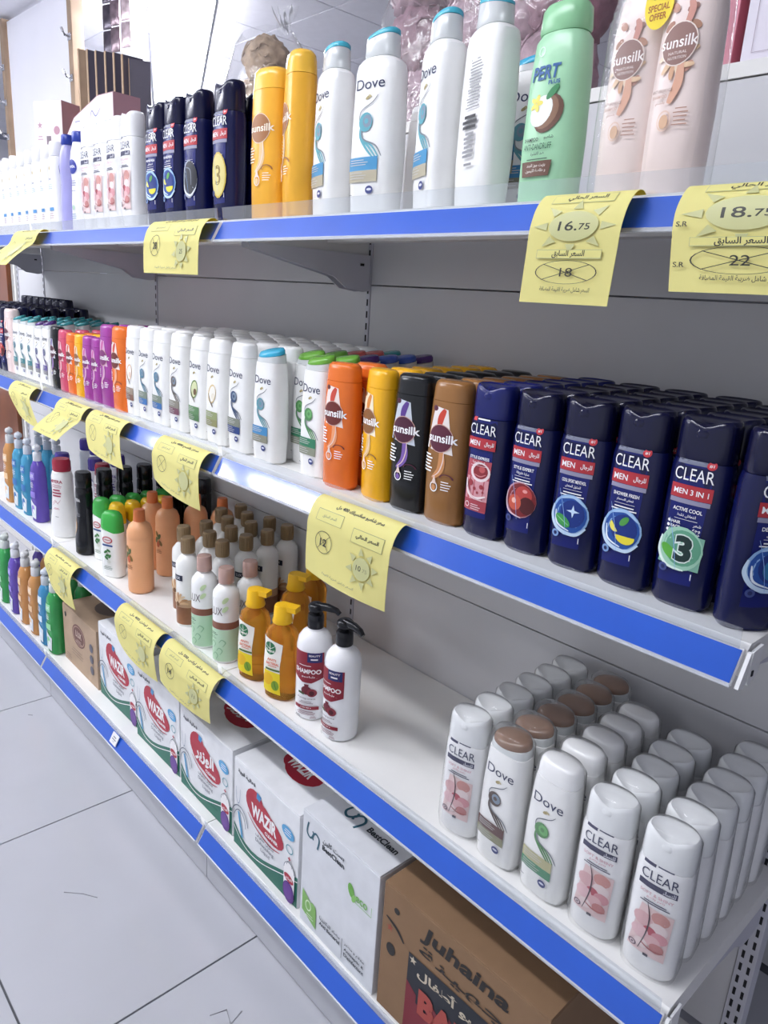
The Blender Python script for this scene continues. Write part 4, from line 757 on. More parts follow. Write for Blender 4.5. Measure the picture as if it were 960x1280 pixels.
# ---------- lowest shelf, left
G = 'gel bottles on the lowest shelf'
for pr, x, y, lb in ((gg, -2.005, -.004, 'green gel bottle beside the brown carton on the lowest shelf'), (gb2, -2.080, -.004, 'light blue gel bottle beside the green one, lowest shelf'), (ga, -2.175, -.004, 'amber gel bottle beside the light blue one, lowest shelf'), (ga, -2.280, -.004, 'amber gel bottle beside the purple one, lowest shelf'), (gp, -2.385, -.004, 'purple gel bottle on the lowest shelf'), (gg, -2.500, -.004, 'green gel bottle at the left edge of the lowest shelf')): pr.put('gel_bottle', lb, 'bottle', (x, y, Z1), jit(.1), G, (1.15, 1.1, 1.05))
for k, (pr, c) in enumerate(((gg, 'green'), (gg, 'green'), (gb2, 'blue'), (gp, 'purple'), (ga, 'amber'), (gp, 'purple'))): pr.put('gel_bottle', f'{c} gel bottle in the second row, {NTH[k+1]} from the brown carton', 'bottle', (-2.005-.08*k, .085, Z1), .1, G, (1.15, 1.1, 1.05), ('body', 'pump_collar', 'pump_stem', 'pump_head'))
for k in range(3): gg.put('gel_bottle', f'green gel bottle standing behind the brown carton, {NTH[k+1]} from the left', 'bottle', (-1.94+.08*k, .295, Z1), .1, G, (1.15, 1.1, 1.12), ('body', 'pump_collar', 'pump_stem', 'pump_head'))

# ---------- top shelf (z = Z4)
G = 'large white swirl bottles on the top shelf'
dvL = dove('#4fb6cc', '#5aa6b4', ('#3f8fbe', '#b6ae96'), H=.238, big=True); BIG = (1.16, 1.1, 1.0)
for x, y, rz, lb in ((-.440, .052, math.pi-.3, 'large white bottle with cyan cap turned to show its fine print'), (-.528, .058, -.42, 'large white bottle with cyan cap, just left of the one showing fine print'), (-.645, .052, .08, 'large white bottle with cyan cap, third from the green bottle, swirl in view'), (-.750, .052, -.30, 'large white bottle with cyan cap beside the yellow bottles')):
    e = dvL.put('shampoo_bottle', lb, 'bottle', (x, y, Z4), rz, G, BIG)
    if rz > 2:
        A = Art(); A.bars(.004, .175, .026, 18, M_GREY, .0034, .0014).bars(.002, .108, .03, 3, KINK, .006, .0035).bars(.004, .088, .022, 6, M_GREY, .0052, .003).bars(.006, .052, .02, 1, M_GREY, .004, .003)
        S_ = [(0, .030, .0185, 2.6), (.0045, .0345, .0212, 2.8), (.056, .0362, .0225, 3), (.1346, .0352, .022, 3), (.19, .0325, .0205, 3), (.21, .0312, .0197, 3)]; f_ = front(S_)
        for k, mb in A.parts(lambda x_, z_, o_: tuple(v*q for v, q in zip(f_(x_, z_, o_), (-1, -1, 1)))).items(): link('fine_print', mb.mesh('fine_print'), [c for c in e.children if c.name.startswith('body')][0])
DP['cyan'].put('shampoo_bottle', 'smaller white bottle with blue cap behind, left of the green bottle', 'bottle', (-.455, .165, Z4), .1, G, (1.05, 1.05, 1.0))
for k, (x, y) in enumerate(((-.56, .16), (-.66, .16))): DP['navy'].put('conditioner_bottle', f'white bottle standing behind the large cyan-capped bottles, {NTH[k+1]} from the right', 'bottle', (x, y, Z4), 0, G, .8, KEEP)
cs = coconut_shampoo(); cs.put('shampoo_bottle', 'pale green shampoo bottle with coconut picture on the top shelf', 'bottle', (-.333, .052, Z4), -.08, None, (.96, 1, .87))
# twin pack
bme, cme, ame, wme, f_ = nut_twin()
tw = link('twin_pack', None, None, (-.208, .056, Z4), math.radians(-4)); tw.scale = (.86, .92, .88); tag(tw, 'two pale pink shampoo bottles wrapped together with a yellow offer sticker', 'bottle pack')
for dx, dy in ((-.0385, .006), (.0385, -.006)):
    b_ = link('bottle', bme, tw, (dx, dy, 0)); link('cap', cme, b_)
    for k, me in ame.items(): link(k, me, b_)
link('clear_sleeve', wme, tw)
st = MB(); A = Art(); YL = INK('#f2d93a'); A.D(0, 0, .019, .026, YL, 'sticker', 24).T('عرض', 0, .017, .018, INK('#7a5a2c'), .008, bold=.02).T('خاص', 0, .008, .018, INK('#7a5a2c'), .007, bold=.02).T('SPECIAL', 0, -.004, .028, INK('#a8612c'), .007, bold=.02).T('OFFER', 0, -.013, .022, INK('#a8612c'), .007, bold=.02)
pts = A.parts(lambda x, z, o: (x+.004, -.0292-o, z+.205)); so = None
for k, mb in pts.items(): so = link('offer_sticker' if k == 'sticker' else k, mb.mesh(k), tw if k == 'sticker' else so)
clL = {k: clear(k, H=.236) for k in ('gold', 'dark')}; clL['lemon'] = clear('lemon', H=.236, line1='SHOWER FRESH', line2='انتعاش'); G = 'large navy bottles on the top shelf'
for k, x, lb, sh in (('gold', -1.058, 'large navy bottle with golden number 3, beside the yellow bottles', 'golden number 3 bottle'), ('dark', -1.168, 'large navy bottle with black and silver splash', 'black splash bottle'), ('lemon', -1.256, 'large navy bottle with lemon splash, right one of two', 'right lemon splash bottle'), ('lemon', -1.335, 'large navy bottle with lemon splash, beside the white bottles', 'left lemon splash bottle')):
    clL[k].put('shampoo_bottle', lb, 'bottle', (x, .052, Z4), jit(.05), G, (1.06, 1.06, 1.02)); column(clL[k], 'shampoo_bottle', 'large navy bottle', sh, 'bottle', x, .105, Z4, 2, .052, G, full=0, sc=(1.06, 1.06, .98))
ylL = sunsilk('#f0b238', disc='#a0683a', low='#e8c690', H=.252, cap='#f6c046', art='none', txt='#f6ead6'); G = 'large yellow bottles on the top shelf'
ylL.put('shampoo_bottle', 'large yellow bottle beside the white cyan-capped ones, turned away', 'bottle', (-.838, .050, Z4), -.45, G, (1.12, 1.16, .98)); ylL.put('shampoo_bottle', 'large yellow bottle beside the navy bottles, round logo in view', 'bottle', (-.928, .055, Z4), .1, G, (1.1, 1.1, .95))
cwL = clear('white', '#f2f2f2', '#f4f4f4', H=.240, men=False); G = 'large white flower-print bottles on the top shelf'
for x, lb in ((-1.462, 'large white flower-print bottle beside the navy ones'), (-1.540, 'large white flower-print bottle, second left of the navy ones'), (-1.616, 'large white flower-print bottle, third left of the navy ones'), (-1.692, 'large white flower-print bottle beside the blue-capped lotion')): cwL.put('shampoo_bottle', lb, 'bottle', (x, .052, Z4), jit(.05), G, (1.04, 1.04, 1))
nv = blue_cap_lotion('#f0f0f4'); nl = blue_cap_lotion('#a8a6dc'); G = 'blue-capped lotion bottles'
nv.put('lotion_bottle', 'white lotion bottle with blue cap and blue round emblem', 'bottle', (-1.768, .050, Z4), .1, G); nl.put('lotion_bottle', 'lilac lotion bottle with blue cap', 'bottle', (-1.840, .050, Z4), -.9, G)
wt = white_tube(True); G = 'plain white lotion bottles at the left of the top shelf'
for k in range(9):
    wt.put('lotion_bottle', f'plain white lotion bottle on the top shelf, {NTH[k+1] if k < 7 else ("eighth", "ninth")[k-7]} left of the lilac one', 'bottle', (-1.915-.066*k, .046, Z4), jit(.1), G, (1, 1, 1.05-.006*k))
for k in range(5): wt.put('lotion_bottle', f'plain white lotion bottle, second row of the top shelf, {NTH[k+1]} behind the lilac one', 'bottle', (-1.88-.066*k, .098, Z4), jit(.1), G, (1, 1, 1.1), KEEP)

# ================================================================== CARTONS ON THE LOWEST SHELF
def carton(w, d, h, hexc, A=None, T=None, tape=None, rough=.6, seam='#8a8a8a'):
    p = Proto(); m = mat(hexc, rough, .05, 24, bump=.06); b = MB(); b.box(-w/2, w/2, 0, d, 0, h-.0035, m, .0015); bi = p.part('body', b)
    for y0, y1 in ((0.0004, d/2-.0008), (d/2+.0008, d-.0004)):
        f = MB(); f.box(-w/2+.0006, w/2-.0006, y0, y1, h-.0034, h, m, .001); p.part('top_flap', f)
    if tape:
        f = MB(); f.box(-w/2-.0004, w/2+.0004, d/2-.024, d/2+.024, h+.0001, h+.0004, tape); f.box(w/2+.0001, w/2+.0004, d/2-.024, d/2+.024, h-.06, h+.0004, tape); p.part('packing_tape', f)
    if A: p.art(A, flat(0), bi, .0006, 0, True)
    if T:
        for k, mb in T.parts(lambda x, z, o: (x, z, h+o)).items(): p.part('top_'+k, mb, 1)
    return p
RED = INK('#b0283c'); GRN = INK('#1f6a58'); WHI = INK('#f4f2f2'); OUT = INK('#5a6270')
def wazir(arabic, W_=.236, H_=.215):
    A = Art(); q = W_/.236
    # green wave along the bottom
    n = 10; pts = [(-.1175+.0235*i, z) for i, z in enumerate((.056, .036, .026, .0235, .026, .032, .040, .049, .058, .066, .073))]
    vs = [(x*q, .001) for x, _ in pts]+[(x*q, z) for x, z in pts]
    A.put('green_wave', vs, [(i, i+1, n+2+i, n+1+i) for i in range(n)], GRN); A.L([(x*q, z-.010) for x, z in pts], -.0022, WHI, 'green_wave')
    A.T('فعالية قوية', -.068*q, .190, .066, INK('#3a3c44'), .012, bold=.03)
    # blob logo
    A.D(-.036*q, .146, .034, .033, RED, 'logo').D(.012*q, .122, .058, .030, RED, 'logo', rot=-.22).D(-.012*q, .130, .052, .033, RED, 'logo', rot=-.2).Q([(-.03, .165), (-.018, .162), (-.012, .176), (-.028, .180)], INK('#3f8fc4'), 'logo', 2)
    A.L([(-.062, .112), (-.03, .092), (.02, .082), (.055, .088)], .003, RED, 'logo')
    if arabic: A.T('الوزير', -.002, .130, .084, WHI, .040, bold=.045)
    else: A.T('WAZiR', -.002, .130, .092, WHI, .032, bold=.045)
    A.T('CLEANER', .026, .103, .046, WHI, .008, bold=.04)
    A.D(.083*q, .156, .021, .013, INK('#5aa4d4'), 'badge', rot=-.15).bars(.083*q, .162, .026, 3, WHI, .005, .0016).D(.090*q, .122, .012, .010, INK('#5f9ca8'), 'badge', inner=.8)
    A.T('سائل تنظيف', .003, .080, .066, INK('#5a5c66'), .012, bold=.01).T('Dishwashing', .003, .066, .066, INK('#6a6c78'), .011, bold=.01).T('Liquid', .006, .053, .032, INK('#6a6c78'), .011, bold=.01)
    A.D(-.092*q, .064, .034, .044, OUT, 'dish_drawing', 20, inner=.94, rings=1, a0=.2, a1=2.9).D(-.092*q, .064, .024, .034, OUT, 'dish_drawing', 20, inner=.93, rings=1, a0=.0, a1=3.1).Q([(-.085, .035), (-.078, .035), (-.094, .092), (-.100, .092)], INK('#4a9ccc'), 'dish_drawing', 2).L([(-.106, .150), (-.104, .120), (-.098, .112), (-.092, .122), (-.090, .150)], .0015, INK('#7a8aa4'), 'dish_drawing')
    # dish soap bottle with sponge
    A.Q([(.074, .016), (.110, .016), (.110, .074), (.074, .074)], WHI, 'bottle_drawing', 2).D(.092, .074, .018, .018, WHI, 'bottle_drawing').D(.092, .074, .018, .019, OUT, 'bottle_drawing', 16, 0, math.pi, inner=.93, rings=1).D(.092, .084, .009, .012, OUT, 'bottle_drawing', 12, 0, math.pi, inner=.88, rings=1).star(.092, .102, .006, RED, 'bottle_drawing', 4).D(.092, .056, .016, .009, RED, 'bottle_drawing', rot=-.2).T('الوزير', .092, .056, .022, WHI, .008, bold=.02)
    A.D(.092, .024, .019, .024, INK('#5a2f80'), 'sponge_drawing', rot=.15).D(.090, .026, .014, .018, INK('#6a3d94'), 'sponge_drawing', rot=.15)
    T = Art(); T.D(.012, .088, .056, .036, RED, 'logo', rot=-.1).D(-.02, .096, .038, .030, RED, 'logo').T('الوزير' if arabic else 'WAZIR', .0, .090, .078, WHI, .030, bold=.04)
    return carton(W_, .30, H_, '#e6e7e9', A, T)
G = 'dishwashing liquid cartons'
wz = wazir(False); wza = wazir(True)
wz.put('carton', 'white dishwashing carton with red logo, next to the plain white carton', 'box', (-.796, -.020, Z1), -.015, G)
wza.put('carton', 'white dishwashing carton with Arabic red logo, below two yellow tags', 'box', (-1.048, -.012, Z1), -.01, G)
wz.put('carton', 'white dishwashing carton with red logo, between the Arabic one and the last one', 'box', (-1.300, -.006, Z1), 0, G)
wz.put('carton', 'white dishwashing carton with red logo, beside the brown carton', 'box', (-1.556, .004, Z1), .01, G, (1.04, 1, 1.06))
A = Art(); TEAL = INK('#2f5f70'); AB = INK('#2a3038')
for sx, sz, sg in ((-.082, .213, 1), (-.066, .207, -1)): A.L([(sx-.006*sg, sz+.018*sg), (sx-.010*sg, sz-.004*sg), (sx, sz-.012*sg), (sx+.009*sg, sz-.002*sg), (sx+.007*sg, sz+.006*sg)], -.004, TEAL, 'logo')
A.T('بست كلين', -.015, .219, .060, AB, .013, bold=.02).T('BestClean', -.015, .205, .062, AB, .011, bold=.03)
A.D(.038, .172, .008, .014, INK('#6fae4c'), 'eco_mark', rot=.3).D(.046, .160, .005, .009, INK('#8cc46a'), 'eco_mark', rot=-.4).T('eco', .066, .166, .030, INK('#7fb862'), .012, bold=.02).L([(.045, .156), (.092, .156), (.092, .176)], -.0012, INK('#8cc46a'), 'eco_mark', 1)
A.Q([(-.098, .030), (-.055, .012), (-.055, .050), (-.098, .078)], INK('#86b864'), 'leaf_mark', 4).D(-.066, .052, .011, .012, INK('#86b864'), 'leaf_mark').D(-.079, .050, .009, .012, INK('#d6e8c6'), 'leaf_mark', inner=.75).bars(-.074, .032, .026, 2, INK('#d6e8c6'), .005, .002)
A.T('مضاد للبكتيريا', -.014, .050, .060, AB, .009, bold=.02).T('Anti Bacterial', -.014, .039, .060, AB, .008, bold=.03).R(.022, .012, .0232, .056, AB, 'lettering', 1).T('معقم و مطهر', .056, .050, .054, AB, .009, bold=.02).T('Antiseptic &', .056, .038, .054, AB, .008, bold=.03).T('Disinfectant', .056, .027, .054, AB, .008, bold=.03)
T = Art()
for sx, sz, sg in ((-.040, .063, 1), (-.018, .058, -1)): T.L([(sx-.008*sg, sz+.020*sg), (sx-.013*sg, sz-.004*sg), (sx, sz-.014*sg), (sx+.012*sg, sz-.002*sg), (sx+.009*sg, sz+.007*sg)], -.005, TEAL, 'logo')
T.T('BestClean', .048, .058, .076, AB, .014, bold=.03)
carton(.212, .30, .250, '#dcdee2', A, T).put('carton', 'plain white carton with small green eco mark, beside the brown cardboard carton', 'box', (-.553, -.030, Z1), -.01)
# brown cardboard carton
A = Art(); BK = INK('#26221f'); BRD = INK('#7c2430')
A.D(-.128, .213, .006, .006, BK, 'print_mark').L([(-.150, .190), (-.125, .180), (-.108, .164)], .006, BK, 'print_mark').star(-.140, .172, .008, INK('#a0503c'), 'print_mark').D(-.135, .132, .010, .012, BK, 'print_mark')
A.T('Juhaina', .010, .214, .170, BK, .036, bold=.03, shear=.15).T('جهينة', .010, .180, .170, BK, .026, bold=.012)
A.R(-.095, .004, .110, .160, INK('#23262e'), 'label_panel', 4).star(-.085, .150, .008, INK('#c8bca4')).star(.1, .150, .008, INK('#c8bca4')).T('شامبو أطفال', .008, .138, .165, INK('#c9bda6'), .026, bold=.03)
for q in range(9): A.Q([(-.095+.0228*q, .006), (-.0722+.0228*q, .006), (-.0722+.0228*q, .09-.02*(q % 2)), (-.095+.0228*q, .105-.03*(q % 2))], BRD, 'label_panel', 1)
A.T('BABY', .008, .085, .150, INK('#a8483e'), .050, bold=.06).star(-.04, .03, .014, BK).star(.06, .035, .016, BK).star(.135, .145, .012, INK('#a0503c'))
A.D(.135, .178, .009, .009, BK, 'print_mark')
T = None
carton(.318, .30, .252, '#8a6c50', A, T, tape=film('packing_tape', '#f0e6d2', .08, .15, milk=.12), rough=.75).put('carton', 'brown cardboard carton with black lettering and red panel at bottom right', 'box', (-.276, -.028, Z1), .02)
A = Art(); BW = INK('#6a4038'); A.D(-.005, .120, .050, .036, BW, 'logo', 22).D(-.005, .120, .045, .031, INK('#a88878'), 'logo', 22, inner=.9, rings=1).T('LUX', -.005, .124, .046, INK('#c8b2a2'), .020, bold=.03).bars(-.005, .105, .05, 2, INK('#c8b2a2'), .006, .002).D(-.106, .158, .006, .009, KINK, 'print_mark').bars(-.02, .066, .1, 3, INK('#7d6a5c'), .009, .002)
for q in range(3): A.D(.092, .120-.036*q, .013, .014, INK('#5c5a66'), 'print_mark')
A.bars(-.09, .030, .05, 3, INK('#7d6a5c'), .007, .002)
T = Art(); T.D(.0, .10, .06, .045, INK('#6d5c54'), 'logo', 20)
carton(.262, .25, .188, '#b39a82', A, T, tape=None, rough=.7).put('carton', 'brown carton with dark oval logo beside the green gel bottle', 'box', (-1.822, .0, Z1), .0)
# price sticker on the lowest rail
A = Art(); A.R(-.018, -.014, .018, .014, INK('#e9e9ea'), 'label_panel').bars(0, .006, .024, 2, M_GREY, .006, .003).bars(0, -.006, .016, 1, M_GREY)
stk = link('price_sticker', None, None, (-1.452, -.0550, .137)); tag(stk, 'small white price sticker on the lowest blue rail', 'sticker')
sb = MB(); sb.box(-.018, .018, -.0006, .0006, -.014, .014, mat('#e9e9ea', .5, .02)); sbo = link('sticker_paper', sb.mesh('sticker_paper'), stk); stk.rotation_euler = (math.radians(-28), 0, 0)
for k, mb in A.parts(flat(-.0008)).items(): link(k, mb.mesh(k), sbo)

# ================================================================== YELLOW PRICE TAGS
def paper(hexc, name):
    m = mat(hexc, .7, .03, 14, name=name); nt = m.node_tree; b = nt.nodes['Principled BSDF']; tl = nt.nodes.new('ShaderNodeBsdfTranslucent'); tl.inputs[0].default_value = (*lin('#f0dc50'), 1)
    mx = nt.nodes.new('ShaderNodeMixShader'); mx.inputs[0].default_value = .25; out = [n for n in nt.nodes if n.type == 'OUTPUT_MATERIAL'][0]
    nt.links.new(b.outputs[0], mx.inputs[1]); nt.links.new(tl.outputs[0], mx.inputs[2]); nt.links.new(mx.outputs[0], out.inputs[0]); return m
M_PAPER = paper('#f6f09e', 'yellow_paper'); M_PBACK = paper('#ecd640', 'yellow_paper_back'); PG = INK('#c4c48c'); PK_ = INK('#34342c'); PF = INK('#9a9a72')
def profile(L, out):
    pts = [(-.0030, .0015), (-.010, .0048), (-.020, .0030), (-.030, -.006), (-.037, -.018), (-.041, -.034)]
    z, y = -.034, -.041; rem = L-.060; n = 6
    for i in range(1, n+1):
        t = i/n; pts.append((y-out*t*(1.4-.4*t)*1.0, z-rem*t))
    o = []; n = len(pts)
    for i in range(n-1):
        p0, p1, p2, p3 = pts[max(i-1, 0)], pts[i], pts[i+1], pts[min(i+2, n-1)]
        for j in range(4):
            t = j/4; o.append(tuple(.5*((2*p1[k])+(-p0[k]+p2[k])*t+(2*p0[k]-5*p1[k]+4*p2[k]-p3[k])*t*t+(-p0[k]+3*p1[k]-3*p2[k]+p3[k])*t**3) for k in (0, 1)))
    return o+[pts[-1]]
def price_tag(xl, xr, zr, L, kind, label, now='', was='', title='', skew=0, out=.0, curl=0, yf=0.0, tilt=0):
    w = xr-xl; pr = profile(L, out); ln = [0]
    for i in range(1, len(pr)): ln.append(ln[-1]+math.hypot(pr[i][0]-pr[i-1][0], pr[i][1]-pr[i-1][1]))
    TL = ln[-1]
    def surf(x, s, off):             # s = -distance along the paper
        d = min(max(-s, 0), TL); i = 0
        while i < len(ln)-2 and ln[i+1] < d: i += 1
        t = (d-ln[i])/(ln[i+1]-ln[i]); y = pr[i][0]*(1-t)+pr[i+1][0]*t; z = pr[i][1]*(1-t)+pr[i+1][1]*t
        dy, dz = pr[i+1][0]-pr[i][0], pr[i+1][1]-pr[i][1]; l = math.hypot(dy, dz); ny, nz = dz/l, -dy/l
        k = max(0, d-.05)/max(.01, TL-.05); u = x/(w/2)
        y += curl*k*k*(u*u-.3); z += tilt*u*k
        return (x+skew*k, yf+y+ny*off, z+nz*off)
    p = Proto(); mb = MB(); nx, ns = 8, len(ln)-1; vs = []; fs = []
    for o in (0, -.0004):
        for j in range(ns+1):
            for i in range(nx+1): vs.append(surf(-w/2+w*i/nx, -ln[j], o))
    K = (nx+1)*(ns+1); fb = []
    for j in range(ns):
        for i in range(nx):
            a = j*(nx+1)+i; q = [a, a+nx+1, a+nx+2, a+1]; fs.append(q); fb.append([K+v for v in q[::-1]])
    mb.add(vs, fs, M_PAPER, True); mb.add(vs, fb, M_PBACK, True); bi = p.part('paper', mb, sharp=80)
    A = Art(); Z = lambda f: -TL*f
    if kind == 'tall':
        A.R(-w*.34, Z(.245), w*.34, Z(.15), PG, 'print_box').R(-w*.335, Z(.24), w*.335, Z(.155), M_PAPER, 'print_box').T('السعر الحالي', w*.04, Z(.197), w*.42, PK_, .0085, bold=.02)
        cz = Z(.43)
        for q in range(8):
            t = math.pi/4*q; c, s = math.cos(t), math.sin(t); ax, az = w*.44, .027
            A.put('sun_print', [(ax*c*.66-s*.006, cz+az*s*.66+c*.004), (ax*c*.66+s*.006, cz+az*s*.66-c*.004), (ax*c*1.02, cz+az*s*1.06)], [(0, 1, 2)], PG)
        A.D(0, cz, w*.27, .0150, PG, 'sun_print', 22).T(now.split('.')[0]+'.', -w*.055, cz, w*.21, PK_, .0095, bold=.01).T(now.split('.')[1], w*.125, cz-.001, w*.12, PK_, .0062, bold=.01)
        A.R(-w*.36, Z(.665), w*.36, Z(.60), PG, 'print_box').R(-w*.355, Z(.66), w*.355, Z(.604), M_PAPER, 'print_box').T('السعر السابق', 0, Z(.633), w*.36, PK_, .0078, bold=.02)
        z2 = Z(.765); A.D(0, z2, w*.345, .0120, PK_, 'crossed_oval', 28, inner=.965, rings=1).T(was, w*.01, z2, w*.14, PK_, .0088, bold=.0).L([(-w*.26, z2+.008), (w*.26, z2-.008)], -.0007, PK_, 'crossed_oval', 2).L([(-w*.26, z2-.008), (w*.26, z2+.008)], -.0007, PK_, 'crossed_oval', 2)
        A.T('السعر شامل ضريبة القيمة المضافة', w*.02, Z(.895), w*.56, PK_, .0058, bold=.01)
        
        if w > .12: A.T('S.R', -w*.425, cz-.009, w*.085, PK_, .0045).T('S.R', -w*.425, z2-.004, w*.085, PK_, .0045)
    else:
        A.T(title, w*.06, Z(.17), w*.56, PK_, .0080, bold=.03)
        A.R(-w*.40, Z(.36), -w*.08, Z(.235), PF, 'print_box').R(-w*.396, Z(.357), -w*.084, Z(.24), M_PAPER, 'print_box').T('السعر السابق', -w*.24, Z(.30), w*.17, PF, .006, bold=.01)
        A.R(w*.06, Z(.44), w*.42, Z(.30), PF, 'print_box').R(w*.064, Z(.437), w*.416, Z(.304), M_PAPER, 'print_box').T('السعر الحالي', w*.24, Z(.37), w*.26, PK_, .0085, bold=.035)
        zc = Z(.58); xc = -w*.26; r = min(.021, w*.115)
        A.D(xc, zc, r, r*.92, PK_, 'crossed_oval', 24, inner=.95, rings=1).L([(xc-r*.7, zc+r*.66), (xc+r*.7, zc-r*.66)], -.0008, PK_, 'crossed_oval', 2).L([(xc-r*.7, zc-r*.66), (xc+r*.7, zc+r*.66)], -.0008, PK_, 'crossed_oval', 2)
        if was: A.T(was, xc, zc, r*.8, PK_, r*.6)
        xs = w*.23; zs = Z(.67); r = .019
        for q in range(8):
            t = math.pi/4*q+.2; c, s = math.cos(t), math.sin(t)
            A.put('sun_print', [(xs+r*1.15*c-s*.006, zs+r*1.1*s+c*.006), (xs+r*1.15*c+s*.006, zs+r*1.1*s-c*.006), (xs+r*1.85*c, zs+r*1.75*s)], [(0, 1, 2)], PG)
        A.D(xs, zs, r, r*.95, PG, 'sun_print', 22)
        if now: A.T(now.split('.')[0], xs-.006 if '.' in now else xs, zs, .011, PK_, .0085, bold=.01)
        if '.' in now: A.T(now.split('.')[1], xs+.008, zs-.001, .010, PF, .006)
        A.T('السعر شامل ضريبة القيمة', -w*.02, Z(.91), w*.4, PF, .0052, bold=.01)
    p.art(A, surf, bi, .0006, .0025, True)
    p.put('price_tag', label, 'price tag', ((xl+xr)/2, 0, zr-.004))
TT = 'سعر شامبو صانسيلك 400 مل'
price_tag(-.283, -.172, Z4, .135, 'tall', 'yellow price tag reading 16.75 below the pale green coconut bottle', '16.75', '18', skew=-.004)
price_tag(-.120, .010, Z4, .118, 'tall', 'rightmost yellow price tag, reading 18.75, at the right edge', '18.75', '22', skew=.006, curl=.004)
price_tag(-1.225, -1.005, Z4, .120, 'wide', 'yellow price tag below the large navy bottles, top rail', '25', '28', 'سعر شامبو كلير 600 مل', skew=-.015, curl=.006)
price_tag(-2.06, -1.86, Z4, .115, 'wide', 'narrow-looking yellow price tag at the left end of the top rail', '', '', 'سعر شامبو', skew=-.13, out=.035)
price_tag(-.660, -.465, Z3, .152, 'wide', 'large yellow price tag reading 10.75 below the orange and yellow bottles', '10.75', '12', TT, skew=-.012, curl=.010, tilt=-.004)
price_tag(-1.215, -1.015, Z3, .128, 'wide', 'yellow price tag below the avocado and taupe bottles', '', '', 'سعر بلسم 400 مل', skew=-.01, curl=.012, tilt=-.012)
price_tag(-1.585, -1.385, Z3, .118, 'wide', 'yellow price tag below the tall purple and orange bottles', '', '', 'سعر شامبو 400 مل', skew=.03, out=.01, curl=.008, tilt=-.006)
price_tag(-1.80, -1.615, Z3, .118, 'wide', 'yellow price tag swung left, below the small pink and purple bottles', '', '', 'سعر شامبو 200 مل', skew=-.09, out=.03)
price_tag(-2.19, -2.0, Z3, .118, 'wide', 'leftmost yellow price tag on the second rail', '', '', 'سعر شامبو 200 مل', skew=.06, out=.0, tilt=-.012, curl=.01)
price_tag(-1.205, -.975, Z2, .128, 'wide', 'yellow price tag below the green floral bottles', '11', '14', 'سعر شاور لوكس 500 مل', skew=-.012, curl=.010, tilt=.0)
price_tag(-1.455, -1.235, Z2, .130, 'wide', 'yellow price tag below the lone peach bottle', '', '', 'سعر لوشن 400 مل', skew=.0, curl=.012, tilt=-.012)
price_tag(-1.965, -1.755, Z2, .128, 'wide', 'yellow price tag below the black bottle, third rail', '', '', 'سعر شامبو', skew=.0, curl=.015, tilt=-.02)

# ================================================================== BEYOND THE TOP DECK
DK = 1.64
M_BAG = film('bag_film', '#ffffff', .03, .12, bump=.5, scale=22, milk=.05)
def puff(hexc, r, seed):
    rnd = random.Random(seed); bm = bmesh.new(); bmesh.ops.create_icosphere(bm, subdivisions=4, radius=r)
    ks = [(Vector((rnd.uniform(-1, 1), rnd.uniform(-1, 1), rnd.uniform(-1, 1))).normalized(), rnd.uniform(14, 26), rnd.uniform(0, 6)) for _ in range(7)]
    for v in bm.verts:
        d = v.co.normalized(); q = sum(math.sin(k.dot(d)*f+ph+2*math.sin(3*d.z+ph)) for k, f, ph in ks)/7; v.co = d*r*(1+.22*q)
    mb = MB(); bm.verts.index_update(); mb.add([v.co[:] for v in bm.verts], [[v.index for v in f.verts] for f in bm.faces], mat(hexc, .55, .22, 60, bump=.6), True); bm.free()
    for q in range(14):
        d = Vector((rnd.uniform(-1, 1), rnd.uniform(-1, .3), rnd.uniform(-1, 1))).normalized(); u = d.orthogonal().normalized(); w = d.cross(u); rr = r*rnd.uniform(.22, .4)
        mb.tube([d*r*.98+u*rr*math.cos(.7*i)+w*rr*math.sin(.7*i)+d*.004*math.sin(i) for i in range(8)], .0022, mat(hexc, .5, .2, 60), 5)
    return mb.mesh('puff', 80)
def bag(name, label, loc, w, d, h, items, knot):
    e = link(name, None, None, loc); tag(e, label, 'bag')
    for x, y, z, r, hexc, sd in items: link('bath_puff', puff(hexc, r, sd), e, (x, y, z))
    b = MB(); rnd = random.Random(len(label)); n = 30; secs = [(0, .80), (.02, .97), (.3, 1.02), (.6, 1.0), (.85, .82), (.95, .60)]; vs = []; fs = []
    for z, k in secs:
        for i in range(n):
            t = 2*math.pi*i/n; q = 1+rnd.uniform(-.05, .05); vs.append((w/2*k*q*math.copysign(abs(math.cos(t))**.75, math.cos(t)), d/2*k*q*math.copysign(abs(math.sin(t))**.75, math.sin(t)), z*h))
    for j in range(len(secs)-1):
        for i in range(n): fs.append((j*n+i, j*n+(i+1) % n, (j+1)*n+(i+1) % n, (j+1)*n+i))
    fs.append(list(range(n))[::-1]); b.add(vs, fs, M_BAG, True); link('clear_bag', b.mesh('clear_bag', 60), e)
    k = MB(); vs = []; fs = []
    for j in range(4):
        for i in range(13):
            t = i/12; vs.append((knot+(t-.5)*(.05+.10*j/3*.6)*w*4, .012*math.sin(i*2.1+j), h*(.93+.05*j)+.012*math.sin(i*1.7)))
    for j in range(3):
        for i in range(12): fs.append((j*13+i, j*13+i+1, (j+1)*13+i+1, (j+1)*13+i))
    k.add(vs, fs, M_BAG, True); link('bag_top', k.mesh('bag_top', 80), e)
items = []
sd = 1
for x in (-.20, -.07, .07, .20):
    for z, y in ((.10, .0), (.22, .01), (.335, 0)):
        items.append((x+random.uniform(-.02, .02), y+random.uniform(-.02, .02), z, .078, random.choice(('#a48490', '#94727f', '#b095a0')), sd)); sd += 1
bag('bag_of_bath_puffs', 'clear bag stuffed with mauve bath puffs above the white bottles', (-.90, .575, DK), .60, .24, .44, items, -.1)
